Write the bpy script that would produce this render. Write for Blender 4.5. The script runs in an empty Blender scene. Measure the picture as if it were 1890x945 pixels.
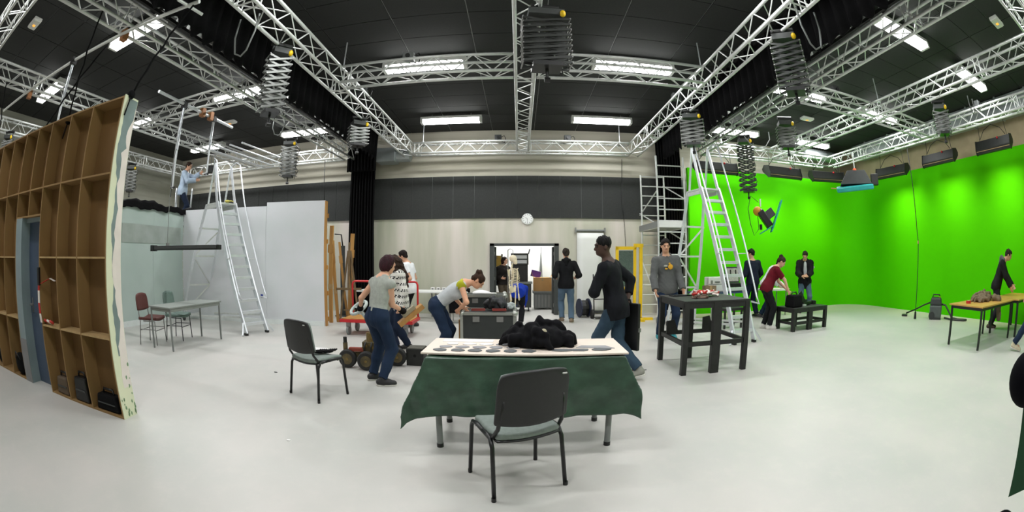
import bpy, math, random
import numpy as np
from mathutils import Vector, Matrix, Euler
PI = math.pi
random.seed(7)
scene = bpy.context.scene
COL = scene.collection
# ------------------------------------------------------------------ camera (15 mm fisheye, 36 mm sensor)
cam_d = bpy.data.cameras.new('camera'); cam = bpy.data.objects.new('camera', cam_d); COL.objects.link(cam)
cam_d.type = 'PANO'; cam_d.panorama_type = 'FISHEYE_EQUISOLID'
cam_d.fisheye_lens = 15.0; cam_d.fisheye_fov = math.radians(200); cam_d.sensor_width = 36.0; cam_d.sensor_fit = 'HORIZONTAL'
cam_d.clip_start = 0.02; cam_d.clip_end = 100
cam.location = (0, 0, 1.55); cam.rotation_euler = (math.radians(90.4), 0, math.radians(0.946))
scene.camera = cam
# ------------------------------------------------------------------ world, exposure
w = bpy.data.worlds.new('world'); scene.world = w; w.use_nodes = True
w.node_tree.nodes['Background'].inputs[0].default_value = (0.9, 1.0, 0.95, 1)
w.node_tree.nodes['Background'].inputs[1].default_value = 0.03
scene.view_settings.view_transform = 'Standard'; scene.view_settings.look = 'None'
scene.view_settings.exposure = 0.0; scene.view_settings.gamma = 1.0
scene.view_settings.use_curve_mapping = False
scene.cycles.use_denoising = True
scene.cycles.max_bounces = 6; scene.cycles.diffuse_bounces = 4; scene.cycles.glossy_bounces = 3
scene.cycles.sample_clamp_indirect = 6.0
LAMP_W = 56.0          # each ceiling fluorescent
CYC_W = 13.0           # each green-screen light
LAMP_COL = (0.985, 0.995, 1.0)
# ------------------------------------------------------------------ materials
def lin(c): return tuple(((v/12.92) if v <= .04045 else ((v+.055)/1.055)**2.4) for v in (x/255 for x in c))
MATS = {}
def mat(name, rgb, rough=.5, metal=0., nz=None, bump=None, emit=None, srgb=True, spec=.5, rgb2=None, stretch=None, coat=0):
    """procedural principled material; nz=(scale, amount) mixes rgb with rgb2 (or a darker tone) by noise"""
    if name in MATS: return MATS[name]
    m = bpy.data.materials.new(name); m.use_nodes = True; nt = m.node_tree; b = nt.nodes['Principled BSDF']
    c = lin(rgb) if srgb else rgb
    b.inputs['Base Color'].default_value = (*c, 1); b.inputs['Roughness'].default_value = rough
    b.inputs['Metallic'].default_value = metal; b.inputs['Specular IOR Level'].default_value = spec
    if coat: b.inputs['Coat Weight'].default_value = coat
    if emit: b.inputs['Emission Color'].default_value = (*emit[0], 1); b.inputs['Emission Strength'].default_value = emit[1]
    if nz or bump:
        tc = nt.nodes.new('ShaderNodeTexCoord'); mp = nt.nodes.new('ShaderNodeMapping')
        nt.links.new(tc.outputs['Object'], mp.inputs[0])
        if stretch: mp.inputs['Scale'].default_value = stretch
    if nz:
        n = nt.nodes.new('ShaderNodeTexNoise'); n.inputs['Scale'].default_value = nz[0]; n.inputs['Detail'].default_value = 6
        nt.links.new(mp.outputs[0], n.inputs['Vector'])
        r = nt.nodes.new('ShaderNodeMapRange'); r.inputs[1].default_value = .35; r.inputs[2].default_value = .65
        r.inputs[3].default_value = 0; r.inputs[4].default_value = nz[1]; nt.links.new(n.outputs[0], r.inputs[0])
        mx = nt.nodes.new('ShaderNodeMix'); mx.data_type = 'RGBA'
        c2 = lin(rgb2) if rgb2 else tuple(v*.55 for v in c)
        mx.inputs['A'].default_value = (*c, 1); mx.inputs['B'].default_value = (*c2, 1)
        nt.links.new(r.outputs[0], mx.inputs['Factor']); nt.links.new(mx.outputs['Result'], b.inputs['Base Color'])
    if bump:
        n2 = nt.nodes.new('ShaderNodeTexNoise'); n2.inputs['Scale'].default_value = bump[0]; n2.inputs['Detail'].default_value = 5
        nt.links.new(mp.outputs[0], n2.inputs['Vector'])
        bp = nt.nodes.new('ShaderNodeBump'); bp.inputs['Strength'].default_value = bump[1]; bp.inputs['Distance'].default_value = .02
        nt.links.new(n2.outputs[0], bp.inputs['Height']); nt.links.new(bp.outputs[0], b.inputs['Normal'])
    MATS[name] = m; return m
ALU = mat('aluminium', (214, 217, 214), .4, .35, nz=(9, .25))
ALU2 = mat('bright aluminium', (222, 226, 230), .4, .55, nz=(7, .2))
STEEL = mat('dull steel', (150, 150, 148), .45, .8, nz=(8, .3))
BLACK = mat('black paint', (22, 23, 22), .5, nz=(14, .3), rgb2=(40, 42, 38))
BLKPL = mat('black plastic', (18, 19, 19), .42)
BLKFAB = mat('black fabric', (13, 13, 14), .95, nz=(30, .5), rgb2=(22, 22, 24), spec=.15)
RUBBER = mat('rubber', (26, 26, 26), .75, nz=(20, .4), rgb2=(45, 44, 42))
PLY = mat('plywood', (142, 112, 68), .7, nz=(3, .6), rgb2=(120, 92, 54), stretch=(1, 1, .15), bump=(30, .05))
PLYEDGE = mat('plywood edge', (176, 148, 102), .65, nz=(10, .4))
WOOD = mat('pine wood', (186, 140, 76), .6, nz=(4, .7), rgb2=(146, 100, 48), stretch=(2, 2, .2))
YELLOW = mat('yellow paint', (236, 196, 14), .45, nz=(6, .3), rgb2=(205, 160, 10))
RED = mat('red paint', (190, 32, 38), .4, nz=(6, .25))
GREY = mat('grey paint', (120, 124, 122), .5, nz=(6, .2))
DGREY = mat('dark grey', (58, 61, 60), .55, nz=(8, .3))
WHITE = mat('white paint', (228, 230, 226), .5, nz=(4, .15), rgb2=(208, 210, 204))
SETWALL = mat('set wall grey paint', (206, 208, 212), .6, nz=(1.6, .4), rgb2=(190, 200, 198), bump=(6, .03))
SETWALL_SHADE = mat('set wall paint with shade', (172, 186, 180), .6, nz=(1.6, .35), rgb2=(156, 174, 166), bump=(6, .03))  # left set wall: its shade is put into the colour as a darker tone
# ------------------------------------------------------------------ mesh builder
class MB:
    def __init__(s): s.v = []; s.f = []
    def add(s, vs, fs):
        o = len(s.v); s.v += [tuple(p) for p in vs]; s.f += [tuple(i+o for i in f) for f in fs]; return s
    def box(s, c, d, rot=None, taper=1.0):
        hx, hy, hz = d[0]/2, d[1]/2, d[2]/2; P = []
        for z, t in ((-hz, 1), (hz, taper)):
            for x, y in ((-hx, -hy), (hx, -hy), (hx, hy), (-hx, hy)): P.append(Vector((x*t, y*t, z)))
        if rot is not None:
            R = rot if isinstance(rot, Matrix) else Euler(rot).to_matrix(); P = [R @ p for p in P]
        P = [p+Vector(c) for p in P]
        return s.add(P, [(3, 2, 1, 0), (4, 5, 6, 7), (0, 1, 5, 4), (1, 2, 6, 5), (2, 3, 7, 6), (3, 0, 4, 7)])
    def bb(s, x0, x1, y0, y1, z0, z1): return s.box(((x0+x1)/2, (y0+y1)/2, (z0+z1)/2), (abs(x1-x0), abs(y1-y0), abs(z1-z0)))
    def cyl(s, a, b, r, n=10, r2=None, cap=True):
        a = Vector(a); b = Vector(b); r2 = r if r2 is None else r2; d = (b-a)
        if d.length < 1e-6: return s
        q = d.to_track_quat('Z', 'Y').to_matrix(); P = []
        for base, rr in ((a, r), (b, r2)):
            for i in range(n): P.append(base+q @ Vector((rr*math.cos(2*PI*i/n), rr*math.sin(2*PI*i/n), 0)))
        F = [(i, (i+1) % n, n+(i+1) % n, n+i) for i in range(n)]
        if cap: F += [tuple(range(n-1, -1, -1)), tuple(range(n, 2*n))]
        return s.add(P, F)
    def bar(s, a, b, wx, wy, up=(0, 0, 1)):
        a = Vector(a); b = Vector(b); d = (b-a).normalized(); u = Vector(up)
        if abs(d.dot(u)) > .98: u = Vector((0, 1, 0))
        x = d.cross(u).normalized(); y = x.cross(d); P = []
        for base in (a, b):
            for i, j in ((-1, -1), (1, -1), (1, 1), (-1, 1)): P.append(base+x*(i*wx/2)+y*(j*wy/2))
        return s.add(P, [(3, 2, 1, 0), (4, 5, 6, 7), (0, 1, 5, 4), (1, 2, 6, 5), (2, 3, 7, 6), (3, 0, 4, 7)])
    def tube(s, pts, r, n=8, closed=False):
        pts = [Vector(p) for p in pts]; N = len(pts); rings = []; prev = None
        for i, p in enumerate(pts):
            if closed: t = (pts[(i+1) % N]-pts[i-1])
            else: t = pts[min(i+1, N-1)]-pts[max(i-1, 0)]
            t.normalize()
            if prev is None:
                u = Vector((0, 0, 1)) if abs(t.z) < .9 else Vector((1, 0, 0)); x = t.cross(u).normalized()
            else: x = (prev-t*prev.dot(t)).normalized()
            prev = x; y = t.cross(x); rr = r[i] if isinstance(r, (list, tuple)) else r
            rings.append([p+x*(rr*math.cos(2*PI*k/n))+y*(rr*math.sin(2*PI*k/n)) for k in range(n)])
        P = [q for g in rings for q in g]; F = []
        for i in range(N if closed else N-1):
            a = i*n; b = ((i+1) % N)*n
            F += [(a+k, a+(k+1) % n, b+(k+1) % n, b+k) for k in range(n)]
        if not closed: F += [tuple(range(n-1, -1, -1)), tuple(range((N-1)*n, N*n))]
        return s.add(P, F)
    def lathe(s, prof, c=(0, 0, 0), n=20, axis='Z'):
        c = Vector(c); P = []; F = []; m = len(prof)
        for r, z in prof:
            for i in range(n):
                a = 2*PI*i/n; q = Vector((r*math.cos(a), r*math.sin(a), z))
                if axis == 'X': q = Vector((q.z, q.x, q.y))
                if axis == 'Y': q = Vector((q.x, -q.z, q.y))
                P.append(c+q)
        for j in range(m-1):
            for i in range(n): F.append((j*n+i, j*n+(i+1) % n, (j+1)*n+(i+1) % n, (j+1)*n+i))
        F += [tuple(range(n-1, -1, -1)), tuple(range((m-1)*n, m*n))]
        return s.add(P, F)
    def ell(s, c, r, n=12, m=8, rot=None):
        P = []; F = []; R = Euler(rot).to_matrix() if rot else None
        for j in range(m+1):
            t = PI*(j/m)*.998+.003
            for i in range(n):
                a = 2*PI*i/n; q = Vector((r[0]*math.sin(t)*math.cos(a), r[1]*math.sin(t)*math.sin(a), -r[2]*math.cos(t)))
                if R: q = R @ q
                P.append(q+Vector(c))
        for j in range(m):
            for i in range(n): F.append((j*n+i, j*n+(i+1) % n, (j+1)*n+(i+1) % n, (j+1)*n+i))
        F += [tuple(range(n-1, -1, -1)), tuple(range(m*n, m*n+n))]
        return s.add(P, F)
    def prism(s, poly, h, z0=0, M=None):
        n = len(poly); P = [Vector((x, y, z0)) for x, y in poly]+[Vector((x, y, z0+h)) for x, y in poly]
        if M is not None: P = [M @ p for p in P]
        return s.add(P, [tuple(range(n-1, -1, -1)), tuple(range(n, 2*n))]+[(i, (i+1) % n, n+(i+1) % n, n+i) for i in range(n)])
    def grid(s, fn, nu, nv):
        P = [fn(i/nu, j/nv) for j in range(nv+1) for i in range(nu+1)]
        F = [(j*(nu+1)+i, j*(nu+1)+i+1, (j+1)*(nu+1)+i+1, (j+1)*(nu+1)+i) for j in range(nv) for i in range(nu)]
        return s.add(P, F)
    def mesh(s, name, m, smooth=False):
        me = bpy.data.meshes.new(name); me.from_pydata(s.v, [], s.f); me.update()
        if m: me.materials.append(m)
        if smooth: me.polygons.foreach_set('use_smooth', [True]*len(me.polygons))
        return me
    def build(s, name, m, parent=None, smooth=False, bevel=0, solid=0, auto=None, loc=None):
        o = bpy.data.objects.new(name, s.mesh(name, m, smooth)); COL.objects.link(o)
        if parent: o.parent = parent
        if loc: o.location = loc
        if solid:
            k = o.modifiers.new('solid', 'SOLIDIFY'); k.thickness = solid; k.offset = 0
        if bevel:
            k = o.modifiers.new('bevel', 'BEVEL'); k.width = bevel; k.segments = 2; k.limit_method = 'ANGLE'
        if auto:
            o.data.polygons.foreach_set('use_smooth', [True]*len(o.data.polygons))
            k = o.modifiers.new('es', 'EDGE_SPLIT'); k.split_angle = math.radians(auto)
        return o
def tag(o, label=None, cat=None, group=None, kind=None):
    if label: o['label'] = label
    if cat: o['category'] = cat
    if group: o['group'] = group
    if kind: o['kind'] = kind
    return o
def thing(name, label, cat, loc=(0, 0, 0), rz=0, group=None):
    o = bpy.data.objects.new(name, None); COL.objects.link(o); o.location = loc; o.rotation_euler = (0, 0, rz)
    o.empty_display_size = .1
    return tag(o, label, cat, group)
def inst(me, name, parent, loc=(0, 0, 0), M=None):
    o = bpy.data.objects.new(name, me); COL.objects.link(o); o.parent = parent
    if M is not None: o.matrix_local = M
    else: o.location = loc
    return o
def alight(name, parent, loc, size, power, rot=(0, 0, 0), col=LAMP_COL, spread=PI):
    d = bpy.data.lights.new(name, 'AREA'); d.shape = 'RECTANGLE'; d.size, d.size_y = size; d.energy = power; d.color = col; d.spread = spread
    o = bpy.data.objects.new(name, d); COL.objects.link(o); o.parent = parent; o.location = loc; o.rotation_euler = rot
    return o
def struct(name, mb, m, parent=None, **k):
    o = mb.build(name, m, parent, **k)
    if parent is None: o['kind'] = 'structure'
    return o
# ================================================================== SETTING
XL, XR, YB, YF, ZC = -12.7, 11.75, 11.8, -4.0, 5.24
FLOOR = mat('floor paint', (194, 191, 186), .42, nz=(.8, .6), rgb2=(174, 178, 172), bump=(2.5, .03))
nt = FLOOR.node_tree   # finer scuffs over the broad tone
_b = nt.nodes['Principled BSDF']; _src = _b.inputs['Base Color'].links[0].from_socket
_n = nt.nodes.new('ShaderNodeTexNoise'); _n.inputs['Scale'].default_value = 5; _n.inputs['Detail'].default_value = 8; _n.inputs['Roughness'].default_value = .7
_tc = nt.nodes.new('ShaderNodeTexCoord'); nt.links.new(_tc.outputs['Object'], _n.inputs['Vector'])
_r = nt.nodes.new('ShaderNodeMapRange'); _r.inputs[1].default_value = .5; _r.inputs[2].default_value = .75; _r.inputs[4].default_value = .35
nt.links.new(_n.outputs[0], _r.inputs[0])
_m = nt.nodes.new('ShaderNodeMix'); _m.data_type = 'RGBA'; nt.links.new(_r.outputs[0], _m.inputs['Factor']); nt.links.new(_src, _m.inputs['A'])
_m.inputs['B'].default_value = (*lin((204, 198, 192)), 1); nt.links.new(_m.outputs['Result'], _b.inputs['Base Color'])
struct('floor', MB().bb(XL-.2, XR+.2, YF-.2, 14.4, -.1, 0), FLOOR)

CONC = mat('concrete', (220, 210, 204), .8, nz=(.95, 1.0), rgb2=(170, 174, 152), stretch=(1.0, 1, .12), bump=(9, .12))
CONC2 = mat('board marked concrete', (204, 200, 186), .8, nz=(1.3, .9), rgb2=(156, 152, 136), stretch=(.12, 1, 2.4), bump=(9, .12))
DX0, DX1, DZ = -.78, 1.07, 1.95
back = struct('wall_back', MB().bb(XL, DX0, YB, YB+.2, 0, ZC).bb(DX1, XR, YB, YB+.2, 0, ZC).bb(DX0, DX1, YB, YB+.2, DZ, ZC), CONC)
band = MB().bb(XL, XR, YB-.03, YB, 3.88, ZC).build('upper_concrete', CONC2, back)
# black acoustic panels on the back wall, 0.6 m each
PANEL = mat('black acoustic panel', (44, 46, 45), .9, nz=(25, .5), rgb2=(56, 58, 56))
me = MB().bb(-.295, .295, -.05, 0, 0, 1.19).mesh('acoustic_panel', PANEL)
for i in range(29): inst(me, 'acoustic_panel', back, (XL+.35+i*.6, YB, 2.685))
MB().bb(XL, 4.9, YB-.035, YB, 2.68, 3.88).build('panel_backing', GREY, back)
struct('wall_left', MB().bb(XL-.2, XL, YF, YB+.2, 0, ZC), mat('grey concrete', (166, 166, 154), .8, nz=(1.3, .8), rgb2=(136, 134, 120), stretch=(1, .12, 2.4), bump=(9, .12)))
struct('wall_right', MB().bb(XR, XR+.2, YF, YB+.2, 0, ZC), mat('beige wall', (176, 160, 132), .8, nz=(2, .4)))
struct('wall_front', MB().bb(XL-.2, XR+.2, YF-.2, YF, 0, ZC), CONC)
ceil = struct('ceiling', MB().bb(XL-.2, XR+.2, YF-.2, YB+.2, ZC, ZC+.1), mat('ceiling grid', (150, 152, 150), .6))
CP = mat('black ceiling panel', (29, 31, 30), .9, nz=(40, .6), rgb2=(38, 40, 38))
PX, PY = 1.19, .697
me = MB().bb(-PX/2+.009, PX/2-.009, -PY/2+.007, PY/2-.007, -.018, 0).mesh('ceiling_panel', CP)
for i in range(20):
    for j in range(15):
        inst(me, 'ceiling_panel', ceil, (-12.1+.02+i*PX+.02, 1.65+j*PY, ZC))
MB().bb(XL, XR, YF, 1.29, ZC-.018, ZC).build('ceiling_board', CP, ceil)

# green cyclorama: back run, rounded corner, right run (thin curved shell)
GREEN = mat('chroma key green', (.065, .52, .0), .7, srgb=False, nz=(.7, .2), rgb2=(70, 190, 0), spec=.06)
def cyc_path():
    R = 1.1; x1, y1 = 11.6, 11.1; P = [(4.75, y1)]+[(x1-R+R*math.sin(a), y1-R+R*math.cos(a)) for a in [PI/2*i/12 for i in range(13)]]+[(x1, -3.8)]
    return P
def cyc(off):
    P = cyc_path(); r = []
    for i, p in enumerate(P):
        a = Vector(P[max(i-1, 0)]); b = Vector(P[min(i+1, len(P)-1)]); d = (b-a).normalized(); r.append((p[0]-d.y*off*-1*-1, p[1]+d.x*off))
    return r
pa = cyc_path(); pb = cyc(.12); mb = MB(); n = len(pa)
V = [(x, y, z) for (x, y) in pa for z in (0, 4.12)]+[(x, y, z) for (x, y) in pb for z in (0, 4.12)]
F = []
for i in range(n-1):
    a, b = 2*i, 2*i+2; F += [(a, b, b+1, a+1)]; a, b = a+2*n, b+2*n; F += [(a, a+1, b+1, b)]
    F += [(2*i+1, 2*i+3, 2*n+2*i+3, 2*n+2*i+1)]
F += [(0, 1, 2*n+1, 2*n)]
mb.add(V, F); struct('wall_green_screen', mb, GREEN, auto=40)

# doorway frame, store room beyond
DF = mat('dark door frame', (62, 66, 64), .5, nz=(12, .3))
fr = MB().bb(DX0-.03, DX0+.09, YB-.06, YB+.22, 0, DZ+.03).bb(DX1-.09, DX1+.03, YB-.06, YB+.22, 0, DZ+.03).bb(DX0-.03, DX1+.03, YB-.06, YB+.22, DZ-.04, DZ+.03)
d1 = struct('door_1', fr, DF)
for sx, x in ((1, DX0+.09), (-1, DX1-.09)):
    o = MB().bb(0, sx*.05, 0, .82, .02, DZ-.06).build('door_leaf', DF, d1, loc=(x, YB+.2, 0)); o.rotation_euler = (0, 0, sx*.06)
    MB().cyl((sx*.05, .7, 1.0), (sx*.11, .7, 1.0), .012).cyl((sx*.11, .7, 1.0), (sx*.11, .58, 1.0), .01).build('door_handle', STEEL, o)
    for z in (.25, 1.0, 1.7): MB().cyl((0, -.015, z-.05), (0, -.015, z+.05), .014).build('hinge', STEEL, o)
SW = mat('store room white', (235, 236, 232), .8, nz=(1.5, .1))
struct('wall_store_left', MB().bb(-2.3, -2.2, YB+.2, 14.3, 0, 2.9), SW)
struct('wall_store_right', MB().bb(2.6, 2.7, YB+.2, 14.3, 0, 2.9), SW)
struct('wall_store_back', MB().bb(-2.3, 2.7, 14.2, 14.3, 0, 2.9), SW)
struct('ceiling_store', MB().bb(-2.3, 2.7, YB+.2, 14.3, 2.9, 3.0), SW)

# ventilation duct along the right wall and the back corner
DUCT = mat('galvanised duct', (168, 176, 176), .45, .6, nz=(4, .3))
t = thing('ventilation_duct', 'long galvanised sheet metal duct under the ceiling above the green screen', 'duct', (11.3, 0, 4.78))
MB().bb(-.32, .3, -3.9, 10.2, 0, .42).build('duct_run', DUCT, t, bevel=.01)
for k in range(12): MB().bb(-.34, .32, -3.2+k*1.15, -3.14+k*1.15, -.02, .44).build('flange', DUCT, t)
t = thing('ventilation_duct', 'short ribbed flexible duct beneath the ceiling in the green screen corner', 'duct', (9.0, 10.75, 4.86))
MB().tube([(x*.05, 0, 0) for x in range(37)], [.17+(.02 if x % 2 else 0) for x in range(37)], 14).build('flexible_hose', DUCT, t, smooth=True)
t = thing('ventilation_duct', 'grey air duct on the concrete wall beside the gathered black curtain', 'duct', (-4.0, 11.45, 4.42))
MB().bb(0, .55, -.25, .25, -.15, .25).build('duct_run', DUCT, t, bevel=.01)
MB().cyl((.5, 0, .05), (.95, 0, .05), .19, 16).build('round_spigot', DUCT, t, smooth=False)
# ================================================================== CEILING LIGHTS
DIFF = mat('lit diffuser', (255, 255, 250), .5, emit=((1, 1, .98), 16))
HOUS = mat('lamp housing', (214, 216, 212), .5)
me_d = MB().bb(-.73, .73, -.105, .105, -.12, -.03).mesh('diffuser', DIFF); me_h = MB().bb(-.78, .78, -.11, .11, -.03, .03).mesh('housing', HOUS)
me_c = MB().bb(-.03, .03, -.115, .115, -.125, -.02).mesh('end_cap', HOUS); me_s = MB().cyl((0, 0, .02), (0, 0, .12), .008, 6).mesh('hanger', STEEL)
LX = {-9.8: 'over the left set', -5.9: 'just left of the left drapes', -1.7: 'in the middle bay, left half', 2.1: 'in the middle bay, right half', 6.0: 'just right of the right drapes', 8.95: 'close to the green screen'}
LY = {10.2: 'first from the back', 6.95: 'second from the back', 3.55: 'third from the back', .25: 'fourth from the back'}
for x, dx in LX.items():
    for y, dy in LY.items():
        t = thing('ceiling_light', 'lit fluorescent ceiling light %s, %s' % (dx, dy), 'light', (x, y, 5.1), 0, 'fluorescent ceiling lights')
        inst(me_h, 'housing', t); inst(me_d, 'diffuser', t)
        for s in (-1, 1): inst(me_c, 'end_cap', t, (s*.75, 0, 0)); inst(me_s, 'hanger', t, (s*.5, 0, 0))
        alight('tube_light', t, (0, 0, -.135), (1.4, .17), LAMP_W)
t = thing('ceiling_light', 'white lit batten on the store room ceiling', 'light', (.3, 13.2, 2.86))
inst(me_h, 'housing', t); inst(me_d, 'diffuser', t); alight('tube_light', t, (0, 0, -.135), (1.4, .2), 60)
# ================================================================== TRUSSES
TW = .29; ZT = 4.38
_br = MB().cyl((0, 0, 0), (TW, 0, TW), .0095, 6, cap=False).mesh('brace', ALU)
_bv = MB().cyl((0, 0, 0), (0, 0, TW), .012, 6, cap=False).mesh('end_post', ALU)
def truss(p0, p1, label, z=ZT, seg=3.0):
    a = Vector((p0[0], p0[1], 0)); b = Vector((p1[0], p1[1], 0)); L = (b-a).length; rz = math.atan2(b.y-a.y, b.x-a.x)
    t = thing('box_truss', label, 'truss', (a.x, a.y, z), rz, 'aluminium box trusses'); h = TW/2
    ch = MB().cyl((0, 0, 0), (L, 0, 0), .025, 10).mesh('chord', ALU)
    ch.polygons.foreach_set('use_smooth', [True]*len(ch.polygons))
    for y, zz in ((-h, 0), (h, 0), (-h, TW), (h, TW)): inst(ch, 'chord', t, (0, y, zz))
    n = max(2, int(L/TW))
    st = L/n; sx = st/TW; RX = Matrix.Rotation(PI/2, 4, 'X')
    for i in range(n):
        S = Matrix.Diagonal((sx, 1, 1, 1)); flip = i % 2
        F_ = (Matrix.Translation((st, 0, 0)) @ Matrix.Diagonal((-1, 1, 1, 1))) if flip else Matrix.Identity(4)
        T_ = Matrix.Translation((i*st, 0, 0)) @ F_ @ S
        inst(_br, 'brace', t, M=Matrix.Translation((0, -h, 0)) @ T_)
        inst(_br, 'brace', t, M=Matrix.Translation((0, h, 0)) @ T_)
        inst(_br, 'brace', t, M=Matrix.Translation((0, h, 0)) @ Matrix.Rotation(PI/2, 4, 'X') @ T_)
        if i % 2 == 0 or L < 8: inst(_br, 'brace', t, M=Matrix.Translation((0, h, TW)) @ Matrix.Rotation(PI/2, 4, 'X') @ T_)
    for k in range(int(L/seg)+1):
        for e in (.04, .16):
            x = min(k*seg+e, L-.02)
            for y in (-h, h): inst(_bv, 'end_post', t, (x, y, 0))
            inst(_bv, 'end_post', t, M=Matrix.Translation((x, h, 0)) @ RX); 
    return t
truss((-3.02, .2), (-3.02, 11.2), 'aluminium box truss running into the room beside the left black drapes')
truss((.1, .2), (.1, 10.87), 'aluminium box truss running into the room along the middle bay centre line')
truss((3.15, .2), (3.15, 11.2), 'aluminium box truss running into the room beside the right black drapes')
truss((-2.84, 6.05), (-.08, 6.05), 'aluminium box truss crossing the middle bay, half on the left drape side')
truss((.28, 6.05), (2.97, 6.05), 'aluminium box truss crossing the middle bay, half on the right drape side')
truss((-2.84, 11.05), (2.97, 11.05), 'aluminium box truss crossing the middle bay close against the back wall')
truss((-4.83, -.5), (-4.83, 11.2), 'aluminium box truss with track clamps outside the left black drapes')
truss((-8.25, -.5), (-8.25, 10.87), 'aluminium box truss running over the plywood flat and left set')
truss((-8.07, 5.9), (-5.01, 5.9), 'short aluminium box truss crossing over the left set')
truss((-8.07, .95), (-5.01, .95), 'short aluminium box truss crossing in front of the plywood flat')
truss((-11.4, 11.05), (-5.01, 11.05), 'aluminium box truss along the back wall behind the left set')
truss((-11.5, -.5), (-11.5, 10.9), 'aluminium box truss along the left concrete wall')
truss((4.88, -.5), (4.88, 10.7), 'aluminium box truss with track clamps outside the right black drapes')
truss((7.3, -.5), (7.3, 10.1), 'aluminium box truss running over the floor before the green screen')
truss((9.75, -.5), (9.75, 10.2), 'aluminium box truss alongside the lights of the right green wall')
truss((5.06, 5.85), (7.12, 5.85), 'short aluminium box truss crossing before the green screen, by the right drapes')
truss((7.48, 5.85), (9.57, 5.85), 'short aluminium box truss crossing before the green screen, by the duct')
truss((5.06, .95), (7.12, .95), 'short aluminium box truss well ahead of the wooden work table, by the drapes')
truss((7.48, .95), (9.57, .95), 'short aluminium box truss well ahead of the wooden work table, by the duct')
truss((5.06, 10.45), (9.56, 10.3), 'aluminium box truss along the top of the green back wall')
# ================================================================== BLACK DRAPES
def drape(name, label, p0, p1, z0, z1, folds, amp, seed=0, taper=0, thick=.012, hemvar=0):
    rnd = random.Random(seed); a = Vector((*p0, 0)); b = Vector((*p1, 0)); d = (b-a); L = d.length; u = d.normalized(); nrm = Vector((-u.y, u.x, 0))
    ph = [rnd.uniform(-.7, .7) for _ in range(folds+2)]; am = [rnd.uniform(.6, 1.3) for _ in range(folds+2)]
    def fn(s, t):
        k = min(int(s*folds), folds-1); A = amp*(am[k]*(1-(s*folds-k))+am[k+1]*(s*folds-k))
        o = math.sin(s*folds*2*PI+ph[k]*.2+t*.8*math.sin(5*s))*A*(.8+.3*t); w = 1+taper*(1-t)*(1)
        zz = z0+(z1-z0)*t
        if hemvar: zz += (1-t)*hemvar*math.sin(s*folds*.9*PI)**2
        return a+u*(L*(.5+(s-.5)*w))+nrm*o+Vector((0, 0, zz))
    t = thing(name, label, 'curtain', (0, 0, 0)); t.location = (a+b)/2+Vector((0, 0, z0))
    mb = MB().grid(fn, folds*8, 10); off = t.location
    mb.v = [tuple(Vector(p)-off) for p in mb.v]
    mb.build('cloth', BLKFAB, t, smooth=True, solid=thick)
    e0 = a-off+Vector((0, 0, z1)); e1 = b-off+Vector((0, 0, z1))
    MB().bar(e0, e1, .04, .05).build('curtain_track', BLACK, t)
    return t
drape('black_drape', 'long black drape drawn up under the ceiling left of the middle bay', (-4.02, .2), (-4.02, 11.2), 4.3, 5.21, 42, .045, 1, hemvar=.1)
drape('black_drape', 'long black drape drawn up under the ceiling right of the middle bay', (4.05, .2), (4.05, 11.2), 4.28, 5.21, 42, .045, 2, hemvar=.1)
drape('black_drape', 'full height gathered black curtain beside the grey set wall', (-4.85, 11.45), (-4.08, 11.45), .03, 4.55, 9, .09, 3, taper=.06)
drape('black_drape', 'full height gathered black curtain behind the scaffold tower', (3.98, 11.6), (4.72, 11.6), .03, 5.2, 9, .09, 4)
# small bunches at the head of the left gathered curtain
drape('black_drape', 'bunched black pelmet at the head of the gathered left curtain', (-4.9, 11.2), (-4.0, 11.2), 4.02, 4.75, 9, .1, 5)

# ================================================================== TRACK CLAMPS ON THE DRAPE-SIDE TRUSSES
_cl = MB().bb(-.04, .04, -.05, .05, 0, .09).cyl((-.1, 0, .1), (.1, 0, .1), .018, 8).bar((-.09, -.04, .1), (.09, .05, .16), .025, .025).bar((0, 0, .05), (.02, .1, .17), .02, .02).mesh('track_clamp', ALU)
for sx, x in ((-1, -4.62), (1, 4.68)):
    t = thing('curtain_track_rail', 'aluminium curtain track with folded carriers on the %s drape truss' % ('left' if sx < 0 else 'right'), 'curtain track', (x, 0, 4.72))
    MB().bb(-.025, .025, .2, 11.0, -.02, .03).build('rail', BLACK, t)
    for k in range(38):
        inst(_cl, 'carrier', t, M=Matrix.Translation((0, .5+k*.275, .03)) @ Matrix.Rotation(random.uniform(-.5, .5)+PI/2, 4, 'Z'))
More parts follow.
